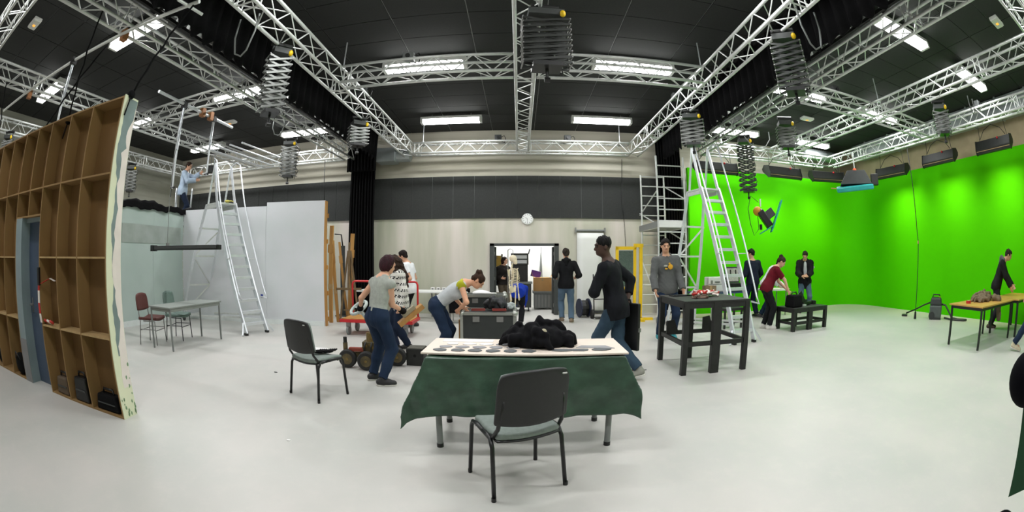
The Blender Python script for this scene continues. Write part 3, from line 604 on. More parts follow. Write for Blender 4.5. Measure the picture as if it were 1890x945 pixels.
# ================================================================== PLATFORM STAIRS
def stair(loc, rz, H, n, wd, run, label, guard=.92, rear=1.15):
    """rises along local +y from y=0; width along x"""
    t = thing('platform_stair', label, 'ladder', (*loc, 0), rz)
    ext = guard; k = run/H; h = wd/2; sl = math.hypot(run, H)
    for s in (-1, 1):
        MB().bar((s*h, 0, .03), (s*(h-.02), run, H), .035, .1, up=(0, -H, run)).build('stringer', ALU2, t)
        MB().bar((s*(h-.02), run, H-.05), (s*(h-.04), run+k*ext*.75, H+ext), .03, .07, up=(0, -H, run)).build('upper_stile', ALU2, t)
        hx = s*(h+.07)
        o = MB().tube([(s*h, .33*k+.02, .75), (hx, .5*k-.22, .72), (hx, k*.8-.25, .85), (hx, run-.28, H+.02), (hx, run+k*ext*.75-.26, H+ext+.02), (hx*.96, run+k*ext*.75-.1, H+ext+.1), (s*(h-.03), run+k*ext*.75+.02, H+ext)], .018, 8).build('handrail', ALU2, t, smooth=True)
        MB().cyl((hx, run*.55-.23, H*.55), (s*h, run*.55, H*.55), .011, 6).build('rail_bracket', ALU, t)
        MB().bar((s*(h-.03), run+.55, H-.02), (s*(h+.12), run+.55+rear, .12), .035, .06, up=(1, 0, 0)).build('rear_leg', ALU2, t)
        MB().bar((s*(h-.04), run+.5, H-.02), (s*(h-.04), run+k*ext*.75, H+ext), .028, .04, up=(1, 0, 0)).build('guard_post', ALU2, t)
        MB().bar((s*(h-.03), run+.05, H-.08), (s*(h-.03), run+.6, H-.08), .03, .08).build('platform_side', ALU, t)
        MB().bb(s*h-.03, s*h+.03, -.04, .05, 0, .05).build('foot', BLKPL, t)
        MB().bar((s*(h+.02), run*.05, .25), (s*(h+.14), -.06, .02), .03, .04).build('outrigger', ALU2, t)
    for i in range(1, n):
        z = H*i/n; y = run*i/n
        o = MB().bb(-h+.02, h-.02, y-.06, y+.07, z-.05, z+.004).build('tread', ALU2, t)
    MB().bb(-h+.02, h-.02, run-.04, run+.6, H-.03, H).build('platform', ALU, t)
    yr = run+.55
    for i, zz in enumerate((.9, 1.6, 2.25)):
        f = 1-(zz-.12)/(H-.14); MB().bar((-h-.05, yr+rear*f, zz), (h+.05, yr+rear*f, zz), .025, .04).build('rear_crossbar', ALU, t)
    for i, (za, zb, s) in enumerate(((.25, .9, 1), (.9, 1.6, -1), (1.6, 2.25, 1))):
        fa = 1-(za-.12)/(H-.14); fb = 1-(zb-.12)/(H-.14)
        MB().bar((-s*(h+.05), yr+rear*fa, za), (s*(h+.05), yr+rear*fb, zb), .022, .035).build('rear_brace', ALU, t)
    MB().bar((-h-.12, yr+rear, .14), (h+.12, yr+rear, .14), .05, .05).build('rear_axle', ALU, t)
    MB().bar((-h-.03, run*.12, .36), (-h-.1, yr+rear, .14), .03, .04).bar((h+.03, run*.12, .36), (h+.1, yr+rear, .14), .03, .04).build('base_tube', ALU, t)
    for s in (-1, 1): MB().lathe([(.03, -.02), (.075, -.02), (.075, .02), (.03, .02)], (s*(h+.1), yr+rear, .075), 14, 'X').build('wheel', DGREY, t)
    return t
st = stair((-5.36, 7.35), math.atan2(.95, .31), 2.8, 12, .58, 1.27, 'tall aluminium platform stair standing in the left set')
t = thing('work_glove', 'yellow and green glove left on the left platform stair', 'glove', (-6.52, 7.72, 2.805), .4)
MB().ell((0, 0, .03), (.07, .05, .03)).build('palm', mat('yellow green leather', (196, 186, 90), .7), t, smooth=True)
for q in range(4): MB().tube([(.05, -.036+.024*q, .03), (.1, -.04+.027*q, .035), (.15, -.042+.028*q, .02)], .011, 6).build('finger', MATS['yellow green leather'], t, smooth=True)
stair((4.13, 6.85), math.atan2(.15, .98), 3.0, 12, .5, 1.22, 'tall aluminium platform stair in front of the green back wall', rear=.7)
# ladder behind the set corner with the man on it
t = thing('step_ladder', 'aluminium step ladder behind the set walls with a man on it', 'ladder', (-9.45, 8.95, 0), .75)
for s in (-1, 1):
    MB().bar((s*.3, -.75, 0), (s*.22, 0, 3.05), .03, .08).build('stile', ALU2, t); MB().bar((s*.3, 1.0, 0), (s*.22, .25, 3.0), .03, .06).build('rear_leg', ALU2, t)
    MB().tube([(s*.24, -.1, 2.6), (s*.26, -.12, 3.35), (s*.26, 0, 3.52), (s*.26, .3, 3.5), (s*.24, .35, 2.9)], .02, 8).build('guard_rail', ALU2, t, smooth=True)
for i in range(1, 12): MB().bb(-.26, .26, -.75+.0615*i*1.0-.04, -.75+.0615*i+.05, .25*i-.03, .25*i).build('tread', ALU2, t)
MB().bb(-.22, .22, -.25, .3, 2.5, 2.55).build('platform', ALU, t)
# ================================================================== SCAFFOLD TOWER (right of the doorway)
t = thing('scaffold_tower', 'aluminium scaffold tower with ladder frames before the right black curtain', 'scaffold', (3.3, 9.72, 0), -.02)
def frame(y, x0, x1, H, step, z0):
    for x in (x0, x1): MB().cyl((x, y, 0), (x, y, H), .024, 10).build('upright', ALU, t)
    k = 0; z = z0
    while z < H-.03:
        MB().cyl((x0, y, z), (x1, y, z), .016, 8).build('rung', ALU, t); z += step
frame(0, .02, .74, 4.05, .27, .3); frame(1.5, .02, .7, 3.85, .27, .3)
MB().cyl((.02, 0, 3.2), (.02, 1.7, 2.75), .016).build('diagonal_brace', ALU, t); MB().cyl((.02, 1.7, 2.8), (.74, 0, 1.95), .016).build('diagonal_brace', ALU, t)
MB().cyl((.74, 0, 3.0), (.74, 1.7, 3.6), .016).build('diagonal_brace', ALU, t); MB().cyl((.02, 0, .5), (.02, 1.7, 1.6), .016).build('diagonal_brace', ALU, t)
for x in (.02, .74): MB().cyl((x, 0, 2.3), (x, 1.7, 2.3), .018).build('side_rail', ALU, t); 
MB().bb(.05, .71, -.02, 1.72, 2.3, 2.36).build('deck', mat('grey deck board', (164, 166, 160), .6, nz=(3, .5)), t)
MB().bb(.03, .73, -.05, -.02, 2.3, 2.45).build('toe_board', WHITE, t); MB().bb(-.01, .01, 0, 1.7, 2.3, 2.45).build('toe_board', GREY, t)
for x in (.02, .74):
    for y in (0, 1.7): MB().lathe([(.03, -.02), (.08, -.02), (.08, .02), (.03, .02)], (x, y, .08), 14, 'X').build('castor', DGREY, t)
# ================================================================== YELLOW GUARD FRAME
t = thing('guard_frame', 'yellow steel guard frame with a dark window beside the scaffold tower', 'frame', (2.45, 10.45, 0), -.05)
for x in (.0, .46): MB().bb(x-.035, x+.035, -.04, .04, .05, 1.86).build('upright', YELLOW, t)
MB().bb(.58, .66, -.04, .04, .05, 1.93).build('upright', YELLOW, t); MB().bb(.44, .68, -.05, .05, 1.84, 1.93).build('top_cap', YELLOW, t)
MB().bb(-.03, .5, -.04, .04, 1.78, 1.86).build('crossbar', YELLOW, t); MB().bb(0, .5, -.035, .035, .72, .84).build('crossbar', YELLOW, t); MB().bb(0, .46, -.03, .03, .2, .26).build('crossbar', YELLOW, t)
MB().bb(.05, .41, -.01, .01, .86, 1.76).build('window', mat('dark green mesh', (62, 82, 72), .6, nz=(60, .7), rgb2=(96, 110, 100)), t)
MB().bb(.0, .95, -.08, .04, .0, .06).bb(.57, .67, -.35, .4, 0, .06).build('foot_rail', YELLOW, t)
# hand truck and drum between the white banner and the walking man
t = thing('hand_truck', 'black hand truck leaning by the white banner', 'hand truck', (2.1, 10.9, 0), .1)
for s in (-1, 1): MB().cyl((s*.15, 0, .1), (s*.15, .12, 1.15), .016).build('rail', BLKPL, t); MB().lathe([(.03, -.03), (.12, -.03), (.12, .03), (.03, .03)], (s*.2, 0, .12), 14, 'X').build('wheel', RUBBER, t)
MB().bb(-.16, .16, -.2, 0, .03, .05).build('toe_plate', BLKPL, t)
for z in (.5, .85): MB().cyl((-.15, .06, z), (.15, .06, z), .012).build('crossbar', BLKPL, t)
t = thing('cable_drum', 'dark blue cable drum on the floor beside the hand truck', 'drum', (1.72, 11.2, 0), .2)
MB().lathe([(.25, -.14), (.25, -.11), (.12, -.1), (.12, .1), (.25, .11), (.25, .14)], (0, 0, .25), 20, 'X').build('spool', mat('navy plastic', (30, 38, 66), .5), t)
MB().lathe([(.2, -.09), (.21, 0), (.2, .09)], (0, 0, .25), 18, 'X').build('wound_cable', BLKPL, t)
# ================================================================== WALL THINGS
t = thing('wall_clock', 'round white wall clock on the concrete above the doorway', 'clock', (.23, YB-.005, 2.665))
MB().lathe([(.17, 0), (.17, .03), (.15, .045)], (0, 0, 0), 28, 'Y').build('case', WHITE, t); 
MB().lathe([(.145, .046), (.144, .049)], (0, 0, 0), 28, 'Y').build('dial', mat('clock dial', (236, 238, 236), .4), t)
for k in range(12):
    a = k*PI/6; MB().box((.12*math.sin(a), -.05, .12*math.cos(a)), (.01, .003, .03), Matrix.Rotation(a, 3, 'Y')).build('hour_mark', BLKPL, t)
MB().bar((0, -.054, 0), (-.06, -.054, .045), .008, .003).build('hour_hand', BLKPL, t); MB().bar((0, -.056, 0), (0, -.056, -.11), .006, .003).build('minute_hand', BLKPL, t)
t = thing('roll_banner', 'plain white roller banner hanging on the concrete by the doorway', 'banner', (1.99, YB-.02, 0))
MB().grid(lambda s, q: Vector((-.38+.76*s, -.02-.006*math.sin(3*q), .08+2.2*q)), 4, 12).build('cloth', WHITE, t, smooth=True, solid=.006)
MB().cyl((-.42, -.03, 2.34), (.42, -.03, 2.34), .03).build('roller', GREY, t); MB().bb(-.4, .4, -.04, 0, .04, .1).build('bottom_bar', DGREY, t)
for s in (-1, 1): MB().bb(s*.42-.02, s*.42+.02, -.06, 0, 2.28, 2.42).build('bracket', STEEL, t)
# ================================================================== SIGNED DISTANCE MESHING (bodies, clothes, cloth piles)
import openvdb
def V3(p): return np.array(p, dtype=np.float32)
class Cap:      # capsule with changing radius; cut=(a_end, b_end) flat ends
    def __init__(s, a, b, ra, rb, k=.03, cut=(0, 0), sq=None):
        s.a, s.b, s.ra, s.rb, s.k, s.cut = V3(a), V3(b), ra, rb, k, cut; s.sq = sq
    def bounds(s, m): R = max(s.ra, s.rb)+m; return np.minimum(s.a, s.b)-R, np.maximum(s.a, s.b)+R
    def d(s, X, Y, Z, e):
        ab = s.b-s.a; l2 = float(ab@ab)+1e-9
        t = ((X-s.a[0])*ab[0]+(Y-s.a[1])*ab[1]+(Z-s.a[2])*ab[2])/l2; tc = np.clip(t, 0, 1)
        q = np.sqrt((X-s.a[0]-ab[0]*tc)**2+(Y-s.a[1]-ab[1]*tc)**2+(Z-s.a[2]-ab[2]*tc)**2)-(s.ra+(s.rb-s.ra)*tc)-e
        L = math.sqrt(l2)
        if s.cut[1]: q = np.maximum(q, (t-1)*L)
        if s.cut[0]: q = np.maximum(q, -t*L)
        return q
class Ell:      # ellipsoid with a frame (columns = axes)
    def __init__(s, c, r, R=None, k=.03): s.c, s.r, s.k = V3(c), V3(r), k; s.R = np.eye(3, dtype=np.float32) if R is None else np.array(R, dtype=np.float32)
    def bounds(s, m): R = float(s.r.max())+m; return s.c-R, s.c+R
    def d(s, X, Y, Z, e):
        x, y, z = X-s.c[0], Y-s.c[1], Z-s.c[2]; R = s.R; r = s.r+e
        a = (x*R[0, 0]+y*R[1, 0]+z*R[2, 0]); b = (x*R[0, 1]+y*R[1, 1]+z*R[2, 1]); c = (x*R[0, 2]+y*R[1, 2]+z*R[2, 2])
        k0 = np.sqrt((a/r[0])**2+(b/r[1])**2+(c/r[2])**2); k1 = np.sqrt((a/r[0]**2)**2+(b/r[1]**2)**2+(c/r[2]**2)**2)+1e-6
        return k0*(k0-1)/k1
def sdf(prims, vox, e=0., cuts=(), fold=None, carve=(), seed=0):
    """union of prims inflated by e; cuts=[(point, normal)] keep the side where (p-point).normal<0"""
    m = vox*3+e+.02; lo = np.min([p.bounds(m)[0] for p in prims], 0); hi = np.max([p.bounds(m)[1] for p in prims], 0)
    n = np.ceil((hi-lo)/vox).astype(int)+1; big = .08; G = np.full(n, big, dtype=np.float32)
    ax = [lo[i]+vox*np.arange(n[i], dtype=np.float32) for i in range(3)]
    for p in prims:
        a, b = p.bounds(m+p.k*.5); i0 = np.maximum(((a-lo)/vox).astype(int), 0); i1 = np.minimum(((b-lo)/vox).astype(int)+2, n)
        sl = tuple(slice(i0[i], i1[i]) for i in range(3))
        X, Y, Z = np.meshgrid(*[ax[i][sl[i]] for i in range(3)], indexing='ij', sparse=True)
        q = p.d(X, Y, Z, e); g = G[sl]; k = max(p.k, 1e-4); h = np.maximum(k-np.abs(q-g), 0)/k
        G[sl] = np.minimum(q, g)-h*h*k*.25
    X, Y, Z = np.meshgrid(*ax, indexing='ij', sparse=True)
    if fold:
        rs = np.random.RandomState(seed); F = 0
        for i in range(4):
            w_ = rs.normal(size=3)*fold[1]*(.7+.5*i); w_[2] *= .6; F = F+np.sin(X*w_[0]+Y*w_[1]+Z*w_[2]+rs.uniform(0, 6))/(1+.5*i)
        G = G+(fold[0]*F).astype(np.float32)
    for pt, nn in cuts:
        G = np.maximum(G, (X-pt[0])*nn[0]+(Y-pt[1])*nn[1]+(Z-pt[2])*nn[2])
    for p in carve: G = np.maximum(G, -p.d(X, Y, Z, 0))
    g = openvdb.FloatGrid(background=float(big)); g.copyFromArray(np.ascontiguousarray(G.astype(np.float32)), tolerance=0)
    pts, quads = g.convertToQuads(isovalue=0.0)
    return pts*vox+lo, quads
def sobj(name, geo, m, parent=None, off=(0, 0, 0)):
    pts, quads = geo; me = bpy.data.meshes.new(name)
    pts = (pts-np.array(off)).astype(np.float32); nv, nf = len(pts), len(quads)
    me.vertices.add(nv); me.vertices.foreach_set('co', pts.ravel()); me.loops.add(nf*4); me.polygons.add(nf)
    me.loops.foreach_set('vertex_index', quads[:, ::-1].astype(np.int32).ravel()); me.polygons.foreach_set('loop_start', np.arange(0, nf*4, 4, dtype=np.int32))
    me.update(calc_edges=True); me.polygons.foreach_set('use_smooth', np.ones(nf, dtype=bool)); me.materials.append(m)
    o = bpy.data.objects.new(name, me); COL.objects.link(o); o.parent = parent; return o
def pile(name, label, cat, loc, rx, ry, h, m, seed, n=26, r=.04, vox=.012, rz=0):
    """heap of crumpled cloth: a low mound with random fold ridges, flat bottom"""
    rs = random.Random(seed); P = [Ell((0, 0, h*.1), (rx*.8, ry*.8, h*.62), k=.05)]
    for i in range(n):
        a = rs.uniform(0, 2*PI); q = rs.uniform(.1, .85); x, y = rx*q*math.cos(a), ry*q*math.sin(a); z = h*(1-q*q*.85)*rs.uniform(.5, .95)
        b = a+rs.uniform(-1.2, 1.2); l = rs.uniform(.12, .3)*(rx+ry); x2, y2 = x+l*math.cos(b), y+l*math.sin(b)*.8
        sc = min(1, 1/max(1e-3, math.hypot(x2/rx, y2/ry))); x2 *= sc; y2 *= sc
        z2 = max(.01, h*(1-min(1, (x2/rx)**2+(y2/ry)**2))*rs.uniform(.4, .9)); rr = r*rs.uniform(.6, 1.1)
        P.append(Cap((x, y, z), ((x+x2)/2+rs.uniform(-.03, .03), (y+y2)/2, (z+z2)/2+.02), rr, rr*.9, k=.02)); P.append(Cap(((x+x2)/2, (y+y2)/2, (z+z2)/2+.02), (x2, y2, z2), rr*.9, rr*.6, k=.02))
    o = sobj(name, sdf(P, vox, cuts=[((0, 0, 0), (0, 0, -1))], fold=(.004, 30), seed=seed), m); o.location = loc; o.rotation_euler = (0, 0, rz)
    return tag(o, label, cat)
# ================================================================== MAIN TABLE WITH GREEN TARP
TARP = mat('dark green tarpaulin', (36, 62, 47), .36, nz=(7, .8), rgb2=(54, 84, 66), bump=(6, .55), spec=.6, stretch=(1, 1, 1.6))
tb = thing('work_table', 'long table with grey metal legs under a dark green tarpaulin', 'table', (.05, 3.52, 0), .02)
MB().bb(-.76, .76, -.32, .32, .755, .78).build('tabletop', GREY, tb)
for x in (-.7, .68):
    for y in (-.29, .29):
        o = MB().cyl((x, y, .03), (x, y, .76), .026, 14).build('leg', GREY, tb, auto=40); MB().cyl((x, y, 0), (x, y, .035), .029, 14).build('foot_cap', BLKPL, o)
def tarp(s, q):
    hw, hd = .775, .335; u = -1.12+2.2*s; v = -.82+1.46*q
    if u > 0: u = u*.9
    ox = max(abs(u)-hw, 0); oy = max(abs(v)-hd, 0); sx = math.copysign(1, u); sy = math.copysign(1, v)
    x = max(-hw, min(hw, u)); y = max(-hd, min(hd, v)); z = .786+.003*math.sin(9*u)*math.sin(7*v+1)
    if ox > 0 or oy > 0:
        dr = math.hypot(ox, oy); mn = min(ox, oy)
        fl = .05+.10*dr
        wv = .016*math.sin(u*7+1.2)+.012*math.sin(u*17+6*dr)+.008*math.sin(v*19)+.009*math.sin(u*29-14*dr)*math.sin(5*u)
        if oy > 0: y += sy*(min(oy*2, 1)*.03+fl*.35*min(1, oy*4)+wv*min(1, oy*3)+mn*.25)
        if ox > 0: x += sx*(min(ox*2, 1)*.03+fl*.4*min(1, ox*4)+wv*.6*min(1, ox*3)+mn*.42)
        z -= max(0, dr-.02)*(1-.05*mn)
    return Vector((x, y, z))
o = MB().grid(tarp, 110, 76).build('tarpaulin', TARP, None, smooth=True, solid=.004); o.location = (.05, 3.52, 0); o.rotation_euler = (0, 0, .02); tag(o, 'dark green tarpaulin draped over the long table', 'tarpaulin')
BOARD = mat('pale plywood board', (224, 211, 198), .6, nz=(4, .4), rgb2=(212, 196, 180))
bd = thing('display_board', 'pale board with rows of grey stone-like pieces on the green tarpaulin', 'board', (.07, 3.55, .80), -.015)
MB().bb(-.84, .8, -.33, .3, 0, .015).build('board', BOARD, bd, bevel=.002)
STN = mat('slate grey piece', (92, 96, 98), .7, nz=(12, .5), rgb2=(72, 76, 78)); STN2 = mat('light grey piece', (150, 150, 152), .7, nz=(9, .5), rgb2=(128, 128, 132)); PAP = mat('white paper', (232, 230, 228), .7)
rs = random.Random(3)
def blob(x, y, rx, ry, m, nm='stone_piece', h=.006):
    n = 11; P = [(x+rx*math.cos(2*PI*i/n)*rs.uniform(.8, 1.1), y+ry*math.sin(2*PI*i/n)*rs.uniform(.8, 1.1)) for i in range(n)]
    MB().prism(P, h, .0155).build(nm, m, bd)
for i in range(6): blob(-.7+i*.142, -.22, .058, .052, STN)
for i in range(6): blob(-.68+i*.142, -.09, .058, .048, STN2)
for i in range(5): blob(-.64+i*.145, .04, .058, .045, STN2 if i > 2 else PAP)
for x in (.28, .42, .6): blob(x, -.2+.02*rs.random(), .085, .045, STN)
MB().prism([(.4, -.1), (.72, -.16), (.66, -.04), (.46, -.02)], .004, .0155).build('stone_piece', STN2, bd)
MB().bb(-.75, -.3, .14, .27, .0155, .018).build('paper_sheet', PAP, bd)
COAT = mat('black wool coat', (12, 12, 14), .95, nz=(25, .5), rgb2=(24, 24, 28), spec=.15)
pile('coat_pile', 'heap of black clothing on the green tarpaulin table', 'coat', (.16, 3.6, .816), .32, .24, .24, COAT, 11, 34, .045, .01)
tag(MB().ell((0, 0, .0), (.03, .02, .035)).build('glove', mat('pale beige leather', (176, 168, 140), .7), None, smooth=True, loc=(.2, 3.42, .95)), 'small pale beige glove lying on the black clothing heap', 'glove')
# ================================================================== CONFERENCE CHAIRS
SEATG = mat('grey green upholstery with glare', (122, 132, 126), .75, nz=(40, .4), rgb2=(100, 110, 104))  # tone lifted so the glare on the seat is part of the colour
CFRM = mat('black enamel tube', (16, 17, 17), .35)
CBACK = mat('black moulded shell', (24, 25, 25), .5, nz=(30, .3), rgb2=(34, 35, 34))
def conf_chair(loc, rz, label, seatm=SEATG, backm=CBACK):
    t = thing('conference_chair', label, 'chair', (*loc, 0), rz)
    def seatf(s, q):
        x = (s-.5)*.47; y = (q-.5)*.42; e = max(abs(s-.5), abs(q-.5))*2
        return Vector((x*(1-.06*abs(q-.5)*2), y, .455-.02*math.cos(PI*(s-.5))*1+(-.03*max(0, q-.8)*5*.4)))
    o = MB().grid(seatf, 12, 12).build('seat', seatm, t, smooth=True, solid=.045); b = o.modifiers.new('b', 'BEVEL'); b.width = .018; b.segments = 3; b.limit_method = 'ANGLE'
    o = MB().grid(lambda s, q: seatf(s, q)-Vector((0, 0, .03)), 6, 6).build('seat_shell', CFRM, t, smooth=True, solid=.012)
    def backf(s, q, off=0):
        cx = (s-.5)*2; wv = .25-.012*q; x = cx*wv
        if q > .75: x *= 1-.10*((q-.75)/.25)**2*abs(cx)
        z = .555+.325*q+.02*(1-abs(cx)**3)*q-.03*(1-cx*cx)*(1-q)
        return Vector((x, -.235-.05*q+.028*cx*cx+off, z))
    o = MB().grid(lambda s, q: backf(s, q, -.018), 14, 12).build('back_shell', backm, t, smooth=True, solid=.03); b = o.modifiers.new('b', 'BEVEL'); b.width = .012; b.segments = 3; b.limit_method = 'ANGLE'
    o = MB().grid(lambda s, q: backf(.04+.92*s, .04+.92*q, .012), 12, 10).build('back_pad', seatm, t, smooth=True, solid=.03)
    for s in (-1, 1):
        MB().tube([(s*.265, .21, 0), (s*.248, .19, .40), (s*.245, .17, .435), (s*.243, .1, .445), (s*.243, -.12, .435)], .0155, 8).build('front_leg', CFRM, t, smooth=True)
        MB().tube([(s*.262, -.245, 0), (s*.247, -.19, .38), (s*.244, -.15, .435), (s*.243, -.02, .44)], .0155, 8).build('rear_leg', CFRM, t, smooth=True)
        MB().tube([(s*.235, -.05, .43), (s*.232, -.17, .45), (s*.222, -.225, .52), (s*.215, -.245, .6), (s*.2, -.262, .72)], .014, 8).build('back_upright', CFRM, t, smooth=True)
        for y in (.21, -.245): MB().cyl((s*.265, y, 0), (s*.265, y, .03), .016, 10).build('foot_cap', BLKPL, t)
    for y in (.12, -.12): MB().cyl((-.243, y, .425), (.243, y, .425), .011, 8).build('crossbar', CFRM, t)
    MB().bb(.17, .2, -.285-.03, -.275-.03, .855, .862).build('maker_tag', mat('pale tag', (200, 200, 196), .4), t)
    return t
conf_chair((-.02, 2.71), .44, 'black conference chair with grey seat facing the green tarpaulin table')
conf_chair((-2.28, 4.3), -.4, 'black conference chair with tools on its seat, beside the jointed dolly')
t = thing('gloves', 'pair of black work gloves on the chair by the dolly', 'gloves', (-2.24, 4.38, .472), .5)
for k in range(2):
    MB().ell((-.05+.12*k, 0, .02), (.07, .045, .02)).build('palm', BLKFAB, t, smooth=True)
    for q in range(4): MB().tube([(-.03+.12*k+.02*q, .03, .02), (-.02+.12*k+.025*q, .1, .018), (-.01+.12*k+.025*q, .14, .012)], .01, 6).build('finger', BLKFAB, t, smooth=True)
tag(MB().grid(lambda s, q: Vector(((s-.5)*.2, (q-.5)*.14, .004+.02*q*q)), 6, 6).build('paper_sheet', PAP, None, smooth=True, solid=.002, loc=(-2.33, 4.46, .475)), 'folded white paper on the chair by the dolly', 'paper')
# ================================================================== LEFT SET TABLE AND CHAIRS
GT = mat('grey laminate', (128, 134, 128), .45, nz=(5, .3), rgb2=(112, 118, 112))
t = thing('grey_table', 'long grey table with thin grey legs in the left set', 'table', (-5.98, 5.76, 0), 0); a_ = math.atan2(.08, 1.4)
MB().bb(-.32, .32, -.76, .76, .715, .74).build('tabletop', GT, t, bevel=.003); MB().bb(-.3, .3, -.73, .73, .66, .715).build('apron', GT, t)
for x, y in ((-.29, -.72), (.29, -.72), (-.29, .72), (.29, .72)): MB().cyl((x, y, 0), (x, y, .7), .019, 10).build('leg', GREY, t)
def visitor(loc, rz, m, fm, label):
    t = thing('visitor_chair', label, 'chair', (*loc, 0), rz)
    MB().grid(lambda s, q: Vector(((s-.5)*.44, (q-.5)*.42, .45+.03*(abs(s-.5)*2)**2)), 8, 8).build('seat', m, t, smooth=True, solid=.05)
    def bk(s, q):
        c = (s-.5)*2; zz = .62+.27*q; x = c*.22*(1-.18*max(0, q-.6)**2*6)
        return Vector((x, -.23-.04*q+.05*c*c*.5, zz+.03*(1-c*c)*q-.02*(1-c*c)*(1-q)))
    MB().grid(bk, 10, 8).build('backrest', m, t, smooth=True, solid=.045)
    for s in (-1, 1):
        MB().tube([(s*.22, .2, 0), (s*.205, .18, .43), (s*.2, -.1, .43)], .011, 7).build('leg', fm, t, smooth=True)
        MB().tube([(s*.22, -.22, 0), (s*.205, -.18, .42), (s*.2, -.215, .62), (s*.19, -.235, .7)], .011, 7).build('leg', fm, t, smooth=True)
    for y in (.19, -.2): MB().cyl((-.21, y, .26), (.21, y, .26), .008, 7).build('stretcher', fm, t)
    for s in (-1, 1): MB().cyl((s*.21, -.2, .28), (s*.21, .19, .28), .008, 7).build('stretcher', fm, t)
    return t
visitor((-6.62, 5.32), -1.2, mat('red brown upholstery', (88, 46, 40), .75, nz=(20, .3)), STEEL, 'red brown upholstered chair behind the grey set table')
visitor((-6.5, 6.0), -1.25, mat('grey green upholstery', (104, 124, 116), .8, nz=(20, .3)), CFRM, 'grey green upholstered chair with black legs behind the grey set table')
# ================================================================== BLACK PRACTICABLE TABLES
def black_table(loc, rz, W, D, H, barz, label, gusset=True, mid=True, leg=.075):
    t = thing('black_table', label, 'table', (*loc, 0), rz); w2, d2 = W/2, D/2
    MB().bb(-w2, w2, -d2, d2, H-.025, H).build('tabletop', BLACK, t, bevel=.004)
    for y in (-d2+.03, d2-.03): MB().bb(-w2, w2, y-.022, y+.022, H-.1, H-.025).build('apron', BLACK, t)
    for x in (-w2+.03, w2-.03): MB().bb(x-.022, x+.022, -d2+.05, d2-.05, H-.1, H-.025).build('apron', BLACK, t)
    xs = [-w2+leg/2, w2-leg/2]+([-.01+leg*.0] if mid else [])
    for i, x in enumerate(xs):
        for y in (-d2+leg/2, d2-leg/2):
            wd = leg*1.75 if i == 2 else leg
            MB().bb(x-wd/2, x+wd/2, y-leg/2, y+leg/2, 0, H-.025).build('leg', BLACK, t, bevel=.003)
    for y in (-d2+leg/2, d2-leg/2): MB().bb(-w2+leg, w2-leg, y-.02, y+.02, barz-.03, barz+.03).build('lower_rail', BLACK, t)
    for x in (-w2+leg/2, w2-leg/2): MB().bb(x-.02, x+.02, -d2+leg, d2-leg, barz-.03, barz+.03).build('lower_rail', BLACK, t)
    if gusset:
        for x, yy in ((w2-.3, d2-.05), (-w2+.02, d2-.3)):
            MB().prism([(0, 0), (.2, 0), (.2, .02), (.12, .22), (0, .2)], .025, 0, Matrix.Translation((x, yy, barz+.02)) @ Matrix.Rotation(PI/2, 4, 'X')).build('gusset', BLACK, t)
    return t
black_table((2.66, 5.69), .01, 1.04, 1.04, 1.0, .42, 'tall black wooden table beside the walking man, tape on top')
black_table((6.33, 7.8), .12, 1.2, .62, .5, .17, 'low black wooden table before the green back wall', gusset=False, leg=.08)
# tape heap and tablet on the tall table
RW = mat('red and white tape', (232, 222, 216), .5, nz=(16, 1.0), rgb2=(206, 48, 34)); _r = [n for n in RW.node_tree.nodes if n.type == 'MAP_RANGE'][0]; _r.inputs[1].default_value = .5; _r.inputs[2].default_value = .53
tp = thing('barrier_tape', 'heap of red and white barrier tape on the tall black table', 'tape', (2.72, 5.78, 1.002))
rs = random.Random(21)
for k in range(16):
    a = rs.uniform(0, 6.28); r = rs.uniform(.0, .2); x, y = 1.2*r*math.cos(a), .6*r*math.sin(a); pts = []
    for q in range(7): pts.append((x+.09*math.cos(a+q*.9)*rs.uniform(.6, 1.2), y+.05*math.sin(a+q*.9), .014+.05*rs.random()*(1-r*2.5)+.01*q*.5))
    MB().tube(pts, [.012+.008*(q % 2) for q in range(7)], 6).build('tape_strand', TAPEW if k % 2 else TAPER, tp, smooth=True)
tag(pile('brown_cloth', 'thin brown crumpled cloth under the barrier tape heap', 'cloth', (2.52, 5.52, 1.0), .17, .08, .035, mat('brown canvas', (96, 76, 62), .8), 31, 10, .014, .008))
t = thing('tablet', 'flat black tablet with grey edge on the tall black table', 'tablet', (2.4, 5.98, 1.001), .1)
MB().bb(-.16, .16, -.08, .08, 0, .014).build('case', BLKPL, t, bevel=.003); MB().bb(-.14, .14, -.07, .07, .014, .016).build('screen', mat('dark glass', (20, 24, 28), .15), t)
# bag, tools on the low black table
t = thing('equipment_bag', 'black equipment bag with a flap on the low black table', 'bag', (5.98, 7.72, .502), .2)
MB().box((0, 0, .13), (.36, .3, .26), taper=.85).build('bag_body', BLKFAB, t, bevel=.03); MB().bar((.16, 0, .27), (.36, 0, .02), .02, .24).build('flap', BLKPL, t); MB().tube([(-.12, 0, .25), (-.06, 0, .32), (.06, 0, .32), (.12, 0, .25)], .014, 6).build('handle', BLKPL, t, smooth=True)
MB().bb(.25, .37, -.1, .1, .0, .035).build('buckle', ALU, t)
t = thing('video_camera', 'small black camera on the low black table', 'camera', (6.45, 7.85, .502), .3)
MB().bb(-.16, .12, -.06, .06, 0, .08).build('camera_block', BLKPL, t, bevel=.01); MB().cyl((.12, 0, .045), (.24, 0, .045), .04, 12).build('lens', BLKPL, t); MB().bb(-.05, .04, -.03, .03, .08, .13).build('viewfinder', BLKPL, t)
t = thing('battery_block', 'small black battery block at the end of the low black table', 'battery', (6.8, 7.95, .502), .1)
MB().bb(-.06, .06, -.05, .05, 0, .08).build('cell', BLKPL, t, bevel=.008); MB().bb(-.03, .03, -.03, .03, .08, .09).build('contact', DGREY, t)
